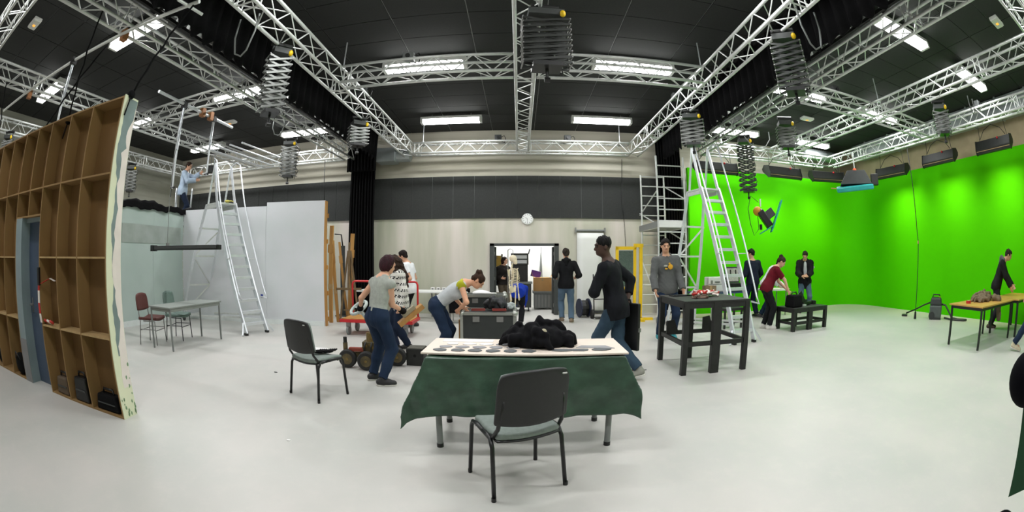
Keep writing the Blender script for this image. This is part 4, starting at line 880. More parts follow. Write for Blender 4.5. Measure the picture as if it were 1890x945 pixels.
# ================================================================== WOODEN WORK TABLE AND VACUUM (right)
t = thing('wooden_work_table', 'wood topped work table with black steel legs near the right green wall', 'table', (8.62, 3.74, 0), -.06)
OAK = mat('honey wood laminate', (190, 148, 78), .4, nz=(3, .4), rgb2=(172, 128, 60), stretch=(.4, 3, 1))
MB().bb(-.98, .98, -.46, .46, .715, .74).build('tabletop', OAK, t, bevel=.003); MB().bb(-.93, .93, -.42, .42, .66, .715).build('apron', BLACK, t)
for x in (-.92, .85):
    for y in (-.41, .41): MB().bb(x-.02, x+.02, y-.02, y+.02, 0, .7).build('leg', BLACK, t)
pile('jacket', 'crumpled olive brown jacket on the wooden work table', 'jacket', (8.75, 3.86, .742), .5, .26, .2, mat('olive brown canvas', (112, 98, 74), .85, nz=(6, .6), rgb2=(84, 72, 52)), 44, 44, .034, .011)
o = sobj('sleeve', sdf([Cap((0, 0, 0), (.05, -.1, -.03), .07, .07), Cap((.05, -.1, -.03), (.07, -.14, -.3), .07, .06), Cap((.07, -.14, -.3), (.08, -.14, -.38), .05, .06)], .012, fold=(.005, 35)), MATS['olive brown canvas']); jk = [x for x in bpy.data.objects if x.name == 'jacket'][0]; o.parent = jk; o.location = (.15, -.28, .06)
t = thing('tape_roll', 'red and white roll of tape on the wooden work table', 'tape', (7.98, 3.9, .741), .3)
MB().lathe([(.03, 0), (.06, 0), (.06, .05), (.03, .05)], (0, 0, 0), 16).build('roll', TAPER, t); MB().lathe([(.028, .002), (.031, .002), (.031, .052), (.028, .052)], (.0, 0, 0), 14).build('core', TAPEW, t); MB().ell((.07, .03, .025), (.05, .03, .025)).build('loose_tape', TAPEW, t, smooth=True)
vc = thing('vacuum_cleaner', 'dark grey tub vacuum cleaner with hose before the right green wall', 'vacuum cleaner', (10.6, 6.4, 0), -1.03)
VG = mat('vacuum grey', (82, 90, 88), .5, nz=(6, .2)); VD = mat('vacuum dark', (44, 48, 48), .45)
MB().box((0, 0, .2), (.38, .36, .34), taper=1.08).build('tank', VG, vc, bevel=.05); MB().box((0, 0, .46), (.41, .39, .2), taper=.8).build('motor_head', VD, vc, bevel=.05)
MB().tube([(-.14, 0, .52), (-.1, 0, .62), (.1, 0, .62), (.14, 0, .52)], .02, 8).build('handle', BLKPL, vc, smooth=True); MB().bb(.08, .14, -.05, .05, .55, .575).build('switch', mat('yellow green switch', (190, 200, 40), .5), vc)
for s in (-1, 1): MB().lathe([(.03, -.02), (.1, -.02), (.1, .02), (.03, .02)], (-.12, s*.19, .1), 16, 'Y').build('wheel', VD, vc)
MB().bb(-.19, .19, -.17, .17, .0, .06).build('base', VD, vc)
MB().tube([(-.19, 0, .42), (-.4, .1, .34), (-.7, .22, .2), (-1.0, .34, .08)], .02, 8).build('suction_wand', BLKPL, vc, smooth=True); MB().bb(-1.14, -.96, .26, .44, .0, .05).build('floor_nozzle', BLKPL, vc, bevel=.01)
MB().tube([(.19, 0, .38), (.32, -.02, .36), (.45, -.08, .2), (.55, -.12, .06), (.75, -.16, .035), (.95, -.15, .03), (1.05, -.22, .03), (.95, -.3, .03), (.75, -.27, .03), (.5, -.18, .03), (.3, -.1, .05)], .026, 8).build('hose', VD, vc, smooth=True)
# ================================================================== RED PLATFORM TROLLEY
t = thing('platform_trolley', 'red platform trolley with wooden deck and tall hoop handle', 'trolley', (-2.85, 8.35, 0), .02)
MB().bb(-.78, .78, -.36, .36, .27, .33).build('frame', RED, t); MB().bb(-.74, .74, -.33, .33, .33, .345).build('deck', WOOD, t)
for y in (.34,):
    MB().tube([(-.74, y, .3), (-.74, y, 1.0), (-.72, y, 1.05), (-.68, y, 1.07), (.68, y, 1.07), (.72, y, 1.05), (.74, y, 1.0), (.74, y, .3)], .022, 8).build('hoop_handle', RED, t, smooth=True)
for x in (-.62, .62):
    for y in (-.26, .26):
        c = MB().bb(x-.04, x+.04, y-.04, y+.04, .17, .27).build('castor_fork', STEEL, t); MB().lathe([(.03, -.022), (.1, -.022), (.1, .022), (.03, .022)], (x, y, .1), 16, 'X').build('castor_wheel', GREY, c)
# ================================================================== CAMERA DOLLY (jointed, four tyres)
OLV = mat('worn olive metal', (104, 92, 62), .6, .3, nz=(10, .8), rgb2=(66, 58, 40)); BRS = mat('brassy metal', (140, 118, 70), .45, .6, nz=(14, .7), rgb2=(84, 68, 40))
dl = thing('camera_dolly', 'small jointed camera dolly with four tyres and a steering handle', 'dolly', (-2.05, 5.62, 0), .1)
for (x, y) in ((-.38, -.02), (-.07, -.12), (.32, .2), (.05, .42)):
    w_ = MB().lathe([(.07, -.05), (.12, -.05), (.135, -.03), (.135, .03), (.12, .05), (.07, .05)], (x, y, .135), 20, 'Y').build('tyre', RUBBER, dl, auto=35)
    MB().lathe([(.02, -.052), (.08, -.052), (.075, -.02), (.075, .02), (.08, .052), (.02, .052)], (x, y, .135), 16, 'Y').build('rim', OLV, w_); MB().cyl((x, y-.06, .135), (x, y+.06, .135), .02).build('hub', BRS, w_)
MB().bar((-.38, .04, .17), (.02, .12, .2), .1, .08).bar((.02, .12, .2), (.32, .14, .18), .1, .08).bar((0, .1, .2), (.06, .36, .18), .09, .08).build('chassis', OLV, dl, bevel=.006)
MB().bb(-.16, .16, .0, .24, .2, .38).build('gear_block', OLV, dl, bevel=.012); MB().cyl((-.02, .12, .36), (-.02, .12, .5), .1, 16).build('turntable', BRS, dl); MB().cyl((.0, .12, .5), (.0, .12, .64), .06, 14).build('column', BRS, dl)
MB().cyl((-.42, .02, .22), (-.42, .02, .36), .035, 12).build('jack_post', OLV, dl); MB().cyl((-.42, .02, .36), (-.42, .02, .44), .028, 12).build('jack_cap', BLKPL, dl)
MB().bb(-.36, -.14, -.02, .06, .24, .29).build('brake_lever', mat('faded red metal', (140, 60, 44), .5), dl)
for k in range(6): MB().cyl((-.14+.05*k, -.02, .3+.02*(k % 3)), (-.14+.05*k, .02, .3+.02*(k % 3)), .02, 8).build('bolt_head', BRS, dl)
for k in range(3): MB().tube([(-.1+.09*k, -.01, .38), (-.12+.1*k, -.05, .3), (-.09+.08*k, -.03, .2)], .012, 6).build('hydraulic_hose', BLKPL, dl, smooth=True)
MB().cyl((.06, .05, .5), (-.12, -.17, .86), .022, 10).build('steering_column', mat('pale grey enamel', (176, 186, 182), .45), dl)
c0 = Vector((-.13, -.19, .89)); nn = Vector((-.45, -.45, .8)).normalized(); ux = nn.cross(Vector((0, 0, 1))).normalized(); uy = nn.cross(ux)
MB().tube([c0+ux*(.13*math.cos(2*PI*k/20))+uy*(.13*math.sin(2*PI*k/20)) for k in range(20)], .022, 8, closed=True).build('steering_wheel', MATS['pale grey enamel'], dl, smooth=True)
MB().bar(c0-ux*.12, c0+ux*.12, .03, .02).build('wheel_spoke', MATS['pale grey enamel'], dl)
# held wooden box / plank
# ================================================================== SMALL BLACK CRATE, FLIGHT CASES
t = thing('wooden_crate', 'small black crate with a round hole on the floor by the table', 'crate', (-1.5, 6.02, 0), .0)
MB().bb(-.13, .13, -.13, .13, 0, .25).build('box', BLACK, t, bevel=.004); MB().bb(-.12, .12, -.12, .12, .25, .26).build('lid', mat('worn grey brown', (82, 80, 70), .7, nz=(15, .7)), t); MB().lathe([(.02, 0), (.022, .004)], (0, -.13, .15), 14, 'Y').build('hole', mat('hole black', (4, 4, 4), .9), t)
FC = mat('flight case board', (40, 44, 43), .5, nz=(10, .3), rgb2=(54, 58, 56)); EDGE = mat('case edge aluminium', (168, 170, 164), .35, .8)
def fcase(loc, rz, W, D, H, label, wheels=True, top=FC):
    t = thing('flight_case', label, 'flight case', (*loc, 0), rz); z0 = .1 if wheels else 0; w2, d2 = W/2, D/2
    MB().bb(-w2, w2, -d2, d2, z0, H).build('panel_box', FC, t)
    for x in (-w2, w2):
        for y in (-d2, d2): MB().bb(x-.022, x+.022, y-.022, y+.022, z0, H).build('corner_rail', EDGE, t)
    for z in (z0, H):
        for y in (-d2, d2): MB().bb(-w2, w2, y-.02, y+.02, z-.02, z+.02).build('edge_rail', EDGE, t)
        for x in (-w2, w2): MB().bb(x-.02, x+.02, -d2, d2, z-.02, z+.02).build('edge_rail', EDGE, t)
        for x in (-w2, w2):
            for y in (-d2, d2): MB().ell((x, y, z), (.045, .045, .045), 10, 6).build('ball_corner', EDGE, t, smooth=True)
    for x in (-w2*.45, w2*.45): MB().bb(x-.05, x+.05, -d2-.015, -d2, H-.12, H-.04).build('latch', STEEL, t)
    if wheels:
        for x in (-w2+.1, w2-.1):
            for y in (-d2+.1, d2-.1): MB().lathe([(.02, -.018), (.05, -.018), (.05, .018), (.02, .018)], (x, y, .05), 12, 'X').build('castor', BLKPL, t)
    return t
fcase((-.46, 6.5), .02, .78, .6, .745, 'black flight case with aluminium edges the bending woman leans on')
pile('backpack', 'slumped black backpack on the flight case', 'backpack', (-.36, 6.66, .768), .17, .13, .24, mat('black nylon', (22, 23, 26), .6, nz=(12, .5), rgb2=(48, 50, 54)), 51, 18, .04, .011)
pile('cloth_bundle', 'small pale grey cloth bundle on the flight case corner', 'cloth', (-.14, 6.66, .768), .09, .08, .1, mat('pale grey cloth', (176, 184, 182), .8, nz=(12, .5)), 52, 12, .025, .01)
for k, x in enumerate((-.62, -.3)):
    t = thing('tool_tray', 'shallow red rimmed tray on the flight case, %s' % ('by the woman' if k == 0 else 'before the backpack'), 'tray', (x, 6.42, .768), .1)
    MB().bb(-.1, .1, -.05, .05, 0, .01).build('base', DGREY, t)
    for s in (-1, 1): MB().bb(-.1, .1, s*.05-.006, s*.05+.006, 0, .025).build('rim', mat('dull red plastic', (140, 58, 50), .5), t); MB().bb(s*.1-.006, s*.1+.006, -.05, .05, 0, .025).build('rim', MATS['dull red plastic'], t)
t = thing('case_board', 'yellow wooden board leaning on the flight case side', 'board', (-.9, 6.6, 0), 0); MB().bb(-.02, .0, -.2, .2, 0, .62).build('plywood_face', WOOD, t); MB().bb(-.0205, -.02, -.18, .18, .02, .6).build('sheet_face', mat('yellow ply', (214, 178, 92), .6), t)
# white paper stack behind bending woman's head
fcase((-.6, 7.45), .05, .7, .5, .92, 'grey flight case with white papers behind the bending woman')
tag(MB().grid(lambda s, q: Vector(((s-.5)*.4, (q-.5)*.25, .02+.03*math.sin(5*s)*q)), 8, 6).build('paper_pile', PAP, None, smooth=True, solid=.03, loc=(-.6, 7.42, .94)), 'loose white papers on the grey flight case', 'paper')
# trestle table along the wall with items, chair
t = thing('trestle_table', 'white topped table against the gathered black curtain', 'table', (-3.0, 10.6, 0), 0)
MB().bb(-1.15, 1.15, -.35, .35, .71, .745).build('tabletop', WHITE, t)
for x in (-1.0, -.2, .95):
    for y in (-.28, .28): MB().cyl((x, y, 0), (x, y, .71), .02, 8).build('leg', STEEL, t)
for k, (x, w_, h_, m, lab) in enumerate(((-3.75, .12, .2, DGREY, 'grey upright box at the curtain end of the white table'), (-3.55, .12, .22, DGREY, 'taller grey upright box beside another on the white table'), (-3.3, .2, .06, PAP, 'white flat pack on the white table'))):
    t = thing('small_box', lab, 'box', (x, 10.5, .745)); MB().bb(-w_/2, w_/2, -.08, .08, 0, h_).build('carton', m, t, bevel=.006); MB().bb(-w_/2+.01, w_/2-.01, -.075, .075, h_, h_+.008).build('lid', m, t)
t = thing('side_table', 'grey metal table with small white packs by the concrete wall', 'table', (-1.9, 11.35, 0)); MB().bb(-.5, .4, -.3, .3, .68, .72).build('tabletop', GREY, t)
for x in (-.42, -.1, .05, .34): MB().cyl((x, -.2, 0), (x, -.2, .69), .022, 8).build('leg', STEEL, t)
for k in range(5):
    t = thing('white_pack', '%s small white pack from the curtain on the grey metal table' % ('first', 'second', 'third', 'fourth', 'fifth')[k], 'pack', (-2.3+k*.15, 11.2, .721), .2*k, 'white packs on the metal table'); MB().bb(-.05, .05, -.05, .05, 0, .07).build('carton', PAP, t); MB().bb(-.025, .025, -.052, -.05, .02, .045).build('mark', BLKPL, t)
t = thing('folding_chair', 'black chair with its back to the hall by the concrete wall', 'chair', (-1.42, 10.35, 0), 0)
MB().grid(lambda s, q: Vector(((s-.5)*.5, -.2+.03*(s-.5)**2*8*-1-.05*q, .25+.62*q-.03*abs(s-.5)**2*q*8*.3)), 10, 8).build('backrest', BLKFAB, t, smooth=True, solid=.05)
MB().bb(-.22, .22, -.2, .22, .42, .47).build('seat', BLKFAB, t, bevel=.015)
for x in (-.23, .23):
    MB().cyl((x, -.24, 0), (x, -.22, .85), .012).build('leg', STEEL, t); MB().cyl((x, .2, 0), (x, .2, .42), .012).build('leg', STEEL, t)
MB().cyl((-.23, -.24, .02), (.23, -.24, .02), .012).build('floor_bar', STEEL, t)
# ================================================================== TIMBER AND EASELS BESIDE THE CURTAIN
for k, (x, y, h_, w_, lean, lab) in enumerate(((-4.55, 9.5, 2.35, .09, .02, 'long pine post upright behind the grey set wall edge'), (-4.42, 9.65, 2.0, .07, -.06, 'shorter pine post leaning behind the set wall'), (-4.38, 10.3, 2.2, .1, .05, 'weathered pine post leaning on the gathered curtain'), (-4.5, 10.45, 2.0, .06, -.1, 'thin slanting pine lath beside the gathered curtain'))):
    t = thing('timber_post', lab, 'timber', (x, y, 0)); t.rotation_euler = (0, lean, .1*k)
    MB().bb(-w_/2, w_/2, -.03, .03, 0, h_).build('plank', WOOD, t, bevel=.003); MB().bb(-w_*.8, w_*.8, -.045, -.03, h_*.72, h_*.72+.2).build('cleat', WOOD, t); MB().bb(-w_*.6, w_*.6, -.04, -.03, h_*.35, h_*.35+.12).build('cleat', PLYEDGE, t)
t = thing('easel', 'wooden easel stand between the set wall and the red trolley', 'easel', (-4.12, 9.7, 0), .2)
OLDW = mat('old grey brown wood', (120, 100, 70), .7, nz=(6, .6), rgb2=(90, 72, 48))
MB().bar((-.25, 0, 0), (-.03, .1, 1.75), .045, .03).build('front_leg', OLDW, t); MB().bar((.25, 0, 0), (.03, .1, 1.75), .045, .03).build('front_leg', OLDW, t); MB().bar((0, .6, 0), (0, .12, 1.6), .045, .03).build('rear_leg', OLDW, t)
MB().bar((-.32, -.02, .82), (.32, -.02, .82), .06, .05).build('ledge', OLDW, t); MB().bar((-.15, 0, .3), (.15, 0, .3), .04, .03).build('stretcher', OLDW, t); MB().bar((-.02, .02, .8), (.0, .1, 1.95), .05, .03).build('mast', OLDW, t)
t = thing('grey_stand', 'dark grey metal post stand behind the timber', 'stand', (-4.75, 10.75, 0)); MB().bb(-.05, .05, -.05, .05, .02, 1.9).build('post', DGREY, t); MB().bb(-.18, .18, -.18, .18, 0, .03).build('foot_plate', DGREY, t); MB().tube([(0, 0, 1.9), (-.05, 0, 2.2), (-.25, 0, 2.22)], .02, 6).build('hook_arm', BLKPL, t, smooth=True)
# ================================================================== STORE ROOM CONTENTS
CARD = mat('cardboard', (190, 146, 92), .75, nz=(4, .4), rgb2=(166, 122, 72))
def carton(loc, d, label, open_=False, m=CARD, rz=0):
    t = thing('cardboard_box', label, 'box', loc, rz); MB().bb(-d[0]/2, d[0]/2, -d[1]/2, d[1]/2, 0, d[2]).build('carton', m, t)
    MB().bb(-.03, .03, -d[1]/2-.002, d[1]/2+.002, d[2]-.1, d[2]+.002).build('packing_tape', PLYEDGE, t)
    if open_:
        for s in (-1, 1): MB().bar((s*d[0]/2, 0, d[2]), (s*d[0]*.62, 0, d[2]+.16), d[1]*.9, .008, up=(1, 0, .5)).build('flap', m, t)
    return t
t = thing('metal_bench', 'grey metal bench with vertical ribbed front in the store room', 'bench', (1.06, 13.3, 0)); MB().bb(-.6, .6, -.3, .3, .05, .5).build('cabinet', GREY, t); MB().bb(-.64, .64, -.34, .34, .5, .56).build('bench_top', GREY, t)
for k in range(12): MB().bb(-.57+k*.1, -.52+k*.1, -.315, -.3, .08, .46).build('rib', STEEL, t)
carton((.72, 13.25, .56), (.55, .4, .42), 'large open cardboard box on the ribbed metal bench', True)
carton((1.21, 13.1, .56), (.4, .3, .2), 'low yellow cardboard tray on the ribbed metal bench', False, mat('yellow card', (214, 176, 84), .7))
carton((1.57, 13.12, .56), (.26, .3, .22), 'yellow carton with holes at the end of the metal bench', False, MATS['yellow card'])
carton((1.25, 13.42, .56), (.4, .3, .3), 'woven beige box stacked at the back of the bench', False, mat('woven beige', (180, 166, 138), .8, nz=(60, .6)))
t = thing('purple_folder', 'purple folder sticking out above the open cardboard box', 'folder', (.52, 13.25, .985)); MB().box((0, 0, .1), (.3, .04, .2), (0, .25, 0)).build('cover', mat('purple card', (92, 50, 140), .6), t); MB().box((0, .01, .105), (.27, .02, .2), (0, .25, 0)).build('pages', PAP, t)
t = thing('tripod_stand', 'folded grey stand leaning upright against the store room wall', 'stand', (.72, 13.95, 0))
for k in range(3): MB().cyl((-.12+.1*k, -.15+.1*k, 0), (0, .1, 1.75), .016, 8).build('leg', GREY, t)
MB().cyl((0, .1, 1.4), (0, .1, 1.95), .012).build('centre_post', STEEL, t)
t = thing('equipment_rack', 'black wheeled rack with metal drawers in the store room', 'rack', (-.02, 12.8, 0), 0); MB().bb(-.35, .38, -.3, .3, .12, .82).build('lower_case', FC, t); MB().bb(-.38, .41, -.33, .33, .82, .88).build('worktop', GREY, t); MB().bb(-.2, .28, -.2, .25, .88, 1.38).build('black_cabinet', BLACK, t, bevel=.01)
MB().bb(-.22, .3, -.22, .25, 1.38, 1.72).build('upper_frame', DGREY, t)
for z in (1.42, 1.56): MB().bb(-.2, .25, -.24, -.22, z, z+.1).build('drawer_front', ALU2, t)
for x in (-.28, .3): MB().lathe([(.02, -.02), (.06, -.02), (.06, .02), (.02, .02)], (x, -.22, .06), 12, 'X').build('castor', BLKPL, t)
MB().cyl((.3, -.1, 1.7), (.34, -.1, 1.85), .02).build('arm', BLKPL, t)
carton((-.68, 13.0, 1.3), (.28, .3, .35), 'yellow cardboard box high on the store room shelf', False, MATS['yellow card'])
t = thing('storage_shelf', 'grey storage shelf with mixed boxes just inside the doorway', 'shelf', (-.85, 13.0, 0))
for z in (.2, .75, 1.27): MB().bb(-.3, .35, -.25, .25, z, z+.025).build('shelf_board', GREY, t)
for x in (-.28, .33):
    for y in (-.23, .23): MB().bb(x-.018, x+.018, y-.018, y+.018, 0, 1.7).build('upright', STEEL, t)
carton((-.75, 12.95, .78), (.3, .3, .22), 'blue grey box on the middle store room shelf', False, mat('blue grey card', (70, 90, 130), .7))
carton((-.72, 12.95, .23), (.36, .32, .3), 'brown box on the lowest store room shelf', False, mat('dark card', (120, 84, 44), .7))
# ================================================================== TABLE WITH CASES BEHIND THE RIGHT STAIR
t = thing('equipment_table', 'long blue edged table behind the right platform stair', 'table', (4.95, 9.75, 0), 0)
MB().bb(-.8, .75, -.35, .35, .7, .74).build('tabletop', mat('blue grey laminate', (44, 66, 96), .5), t)
for x in (-.74, .0, .7):
    for y in (-.3, .3): MB().cyl((x, y, 0), (x, y, .7), .02, 8).build('leg', ALU, t)
t = thing('hard_case', 'white hard case standing on the blue edged table', 'case', (4.85, 9.7, .742), 0); MB().bb(-.24, .24, -.14, .14, 0, .36).build('shell', WHITE, t, bevel=.02); MB().tube([(-.07, -.15, .24), (-.05, -.18, .24), (.05, -.18, .24), (.07, -.15, .24)], .012, 6).build('handle', BLKPL, t, smooth=True); MB().bb(-.24, .24, -.145, -.14, .18, .19).build('seam', DGREY, t); MB().bb(-.18, -.13, -.15, -.14, .2, .28).build('latch', STEEL, t)
t = thing('open_case', 'open black case with a grey foam lid on the blue edged table', 'case', (5.42, 9.65, .742), 0); MB().bb(-.2, .22, -.16, .16, 0, .2).build('tray', BLKPL, t, bevel=.01); MB().box((.02, .2, .4), (.42, .04, .4), (-.15, 0, 0)).build('lid', DGREY, t); MB().box((.02, .17, .4), (.36, .02, .33), (-.15, 0, 0)).build('foam', mat('pale foam', (196, 196, 186), .9, nz=(20, .6)), t)
for x in (-.06, .1): MB().box((x+.02, .155, .45), (.03, .015, .16), (-.15, 0, 0)).build('slot', BLKPL, t)
carton((4.6, 9.5, .742), (.3, .2, .16), 'brown taped carton beside the white hard case', False, mat('grey brown card', (132, 112, 86), .8))
t = thing('stool', 'low black stool frame behind the tall black table', 'stool', (4.75, 8.65, 0), .1); MB().bb(-.28, .28, -.2, .2, .4, .46).build('seat', BLACK, t, bevel=.01)
for x in (-.24, .24):
    for y in (-.16, .16): MB().bb(x-.02, x+.02, y-.02, y+.02, 0, .4).build('leg', BLACK, t)
MB().bb(-.24, .24, -.18, -.14, .12, .17).build('rail', BLACK, t)
t = thing('small_table', 'small white table behind the woman in dark red', 'table', (7.05, 10.15, 0)); MB().bb(-.45, .35, -.3, .3, .68, .72).build('tabletop', WHITE, t)
for x in (-.4, .3):
    for y in (-.25, .25): MB().cyl((x, y, 0), (x, y, .68), .018, 8).build('leg', STEEL, t)
# floor debris
for k, (x, y, m, lab) in enumerate(((-3.3, 4.9, DGREY, 'tiny dark scrap on the floor by the left chair'), (-1.95, 2.95, PAP, 'tiny white paper scrap on the open floor'), (1.75, 5.6, BLKPL, 'tiny black scrap on the floor beside the tall table'), (6.0, 8.9, BLKPL, 'small black plug on the floor by the low table'))):
    rs = random.Random(k); P = [(.03*math.cos(2*PI*i/7)*rs.uniform(.5, 1.2), .018*math.sin(2*PI*i/7)*rs.uniform(.5, 1.2)) for i in range(7)]
    tag(MB().prism(P, .008).build('floor_scrap', m, None, loc=(x, y, 0)), lab, 'scrap')
# ================================================================== OBJECT AT THE RIGHT EDGE
NG = mat('deep green cloth', (8, 62, 30), .7, nz=(8, .3)); NB = mat('black blue rubber', (5, 5, 10), .9, spec=.1)
t = thing('lamp_stand', 'black ball topped stand with a hanging deep green cloth at the right edge', 'stand', (1.455, .375, 0), 0)
MB().ell((0, 0, 1.205), (.085, .085, .085), 20, 14).build('ball_head', NB, t, smooth=True)
MB().cyl((.22, -.3, 0), (.22, -.3, 1.3), .014).cyl((.22, -.3, 1.22), (0, 0, 1.22), .012).build('pole', BLKPL, t)
MB().prism([(0, 1.14), (.075, .835), (.3, .98), (.3, 1.14)], .012, 0, Matrix(((.2, 0, .98, 0), (-.98, 0, .2, 0), (0, 1, 0, 0), (0, 0, 0, 1)))).build('green_cloth', NG, t)
MB().ell((.02, -.1, .74), (.05, .05, .05), 14, 10).build('lower_knob', NB, t, smooth=True); MB().cyl((.02, -.1, .74), (.22, -.3, .74), .02).build('knob_arm', BLKPL, t)
for a in (0, 2.1, 4.2): MB().cyl((.22, -.3, .2), (.22+.16*math.cos(a), -.3+.16*math.sin(a), 0.01), .012).build('tripod_leg', BLKPL, t)
# second wooden table, end to end with the first
t = thing('wooden_work_table', 'second wood topped work table, end to end with the first by the green wall', 'table', (10.48, 3.5, 0), -.06)
MB().bb(-.85, .85, -.46, .46, .715, .74).build('tabletop', OAK, t, bevel=.003); MB().bb(-.8, .8, -.42, .42, .66, .715).build('apron', BLACK, t)
for x in (-.8, .8):
    for y in (-.41, .41): MB().bb(x-.025, x+.025, y-.025, y+.025, 0, .7).build('leg', BLACK, t)
# ================================================================== PEOPLE
def vn(v): v = np.array(v, dtype=float); return v/(np.linalg.norm(v)+1e-9)
def ik(a, b, l1, l2, pole):
    a, b = np.array(a, float), np.array(b, float); d = b-a; L = np.linalg.norm(d); mx = (l1+l2)*.985
    if L > mx: d = d*mx/L; L = mx; b = a+d
    x = (l1*l1-l2*l2+L*L)/(2*L); h = math.sqrt(max(l1*l1-x*x, 1e-6)); u = d/L; p = np.array(pole, float); p = vn(p-u*(p@u))
    return a+u*x+p*h, b
SKINS = {}
def skin(c): return mat('skin %d %d %d' % c, c, .55, nz=(8, .25), rgb2=tuple(int(v*.88) for v in c), spec=.4)
def cloth(name, c, c2=None, sc=9, rough=.85, am=.5, bump=(40, .08)): return mat(name, c, rough, nz=(sc, am), rgb2=c2 or tuple(int(v*.75) for v in c), spec=.2, bump=bump)
DENIM = cloth('blue denim', (32, 47, 70), (22, 36, 56), 5, bump=(25, .15)); DENIM2 = cloth('washed denim', (84, 104, 122), (58, 76, 96), 5); DENIMD = cloth('dark denim', (28, 38, 58), (20, 30, 48), 5)
BLKTR = cloth('black trousers', (20, 21, 24), (30, 31, 34)); DKTR = cloth('charcoal trousers', (38, 38, 44))
PEOPLE = {}
def person(label, J, fwd, H=1.72, female=False, sfwd=None, face=(0, 1, 0), toes=(None, None), skin_c=(206, 158, 130), hair=('short', (48, 34, 28)), top=None, bottom=DENIM, shoes=(30, 30, 32), bare=0, vox=.011, extra=None, seed=0, sole=(210, 208, 200), curl=.6, belt=None):
    s = H/1.75; up = np.array([0, 0, 1.]); f3 = vn((*fwd, 0)); left = np.array([-f3[1], f3[0], 0.]); sf = vn((*(sfwd or fwd), 0)); sl_ = np.array([-sf[1], sf[0], 0.])
    base = np.array([(J['anL'][0]+J['anR'][0])/2, (J['anL'][1]+J['anR'][1])/2, J.get('z0', 0.)])
    P = np.array(J['pelvis'], float); N = np.array(J['neck'], float); Hc = np.array(J['head'], float); sp = vn(N-P)
    # keep torso length in proportion
    TL = .56*s; N2 = P+sp*TL if abs(np.linalg.norm(N-P)-TL) > .06 else N; Hc = Hc+(N2-N); N = N2
    hd = vn(Hc-N); Hc = N+hd*.185*s
    tf = vn(sf-sp*(sf@sp)); tl = vn(np.cross(sp, tf)); R = np.stack([-tl, tf, sp], 1)     # torso frame: right, fwd, up
    pf = vn(f3-sp*(f3@sp)); pl_ = np.cross(sp, pf)
    shw = (.163 if female else .188)*s; hw = .088*s
    shL = N+tl*shw-sp*.072*s; shR = N-tl*shw-sp*.072*s
    hipL = P+left*hw-up*.03*s; hipR = P-left*hw-up*.03*s
    z0 = base[2]; aL = np.array([*J['anL'][:2], J['anL'][2] if len(J['anL']) > 2 else z0+.085*s]); aR = np.array([*J['anR'][:2], J['anR'][2] if len(J['anR']) > 2 else z0+.085*s])
    th, sh_ = .445*s, .43*s
    def leg(hip, an, pole):
        d = np.linalg.norm(an-hip); k = max(1, d/((th+sh_)*.99)); kn, _ = ik(hip, an, th*k, sh_*k, pole); return kn
    knL = leg(hipL, aL, J.get('kpL', f3+left*.12)); knR = leg(hipR, aR, J.get('kpR', f3-left*.12))
    ua, fa = .30*s, .262*s
    def arm(sh, wr, el, side):
        pole = (np.array(el)-(sh+np.array(wr))/2) if el is not None else (-up*.8-sf*.6+side*.45); return ik(sh, wr, ua, fa, pole)
    elL, wL = arm(shL, J['wrL'], J.get('elL'), tl); elR, wR = arm(shR, J['wrR'], J.get('elR'), -tl)
    ff = vn(face); hu = vn(up*.9+hd*.3-ff*((up*.9+hd*.3)@ff)); hr = np.cross(ff, hu); HR = np.stack([hr, ff, hu], 1)
    hp = lambda r, f, u: Hc+(hr*r+ff*f+hu*u)*s
    head = [Ell(hp(0, -.012, .03), np.array([.074, .094, .088])*s, HR, .03), Ell(hp(0, .028, -.04), np.array([.056, .066, .074])*s, HR, .035), Cap(hp(0, .084, .018), hp(0, .104, -.018), .011*s, .016*s, .014),
            Ell(hp(0, .07, -.072), np.array([.028, .024, .02])*s, HR, .02), Ell(hp(.074, -.012, -.005), np.array([.012, .02, .032])*s, HR, .006), Ell(hp(-.074, -.012, -.005), np.array([.012, .02, .032])*s, HR, .006), Cap(hp(-.03, .082, .034), hp(.03, .082, .034), .014*s, .014*s, .02),
            Cap(N-sp*.03, Hc-hd*.04*s, .062*s*(.9 if female else 1), .054*s*(.88 if female else 1), .03)]
    cw = 1-.1*female
    torso = [Ell(P+sp*.36*s, np.array([.165*cw, .108, .2])*s, R, .06), Ell(P+sp*.17*s, np.array([.143*cw, .1, .16])*s, R, .06), Ell(P-up*.01, np.array([.168, .118, .125])*s, np.stack([-left, f3, up], 1), .06),
             Cap(N-sp*.03*s, shL, .062*s, .056*s, .05), Cap(N-sp*.03*s, shR, .062*s, .056*s, .05)]
    if female: torso += [Ell(P+sp*.37*s+tf*.085*s+tl*q*.07*s, np.array([.06, .05, .06])*s, R, .05) for q in (-1, 1)]
    am = .9 if female else 1
    arms = {}
    for n_, sh, el, wr in (('L', shL, elL, wL), ('R', shR, elR, wR)): arms[n_] = (sh, el, wr)
    armp = [Cap(a, b, .053*s*am, .043*s*am, .035) for a, b, c in arms.values()]; forep = [Cap(b, c, .043*s*am, .029*s*am, .015) for a, b, c in arms.values()]
    hands = []
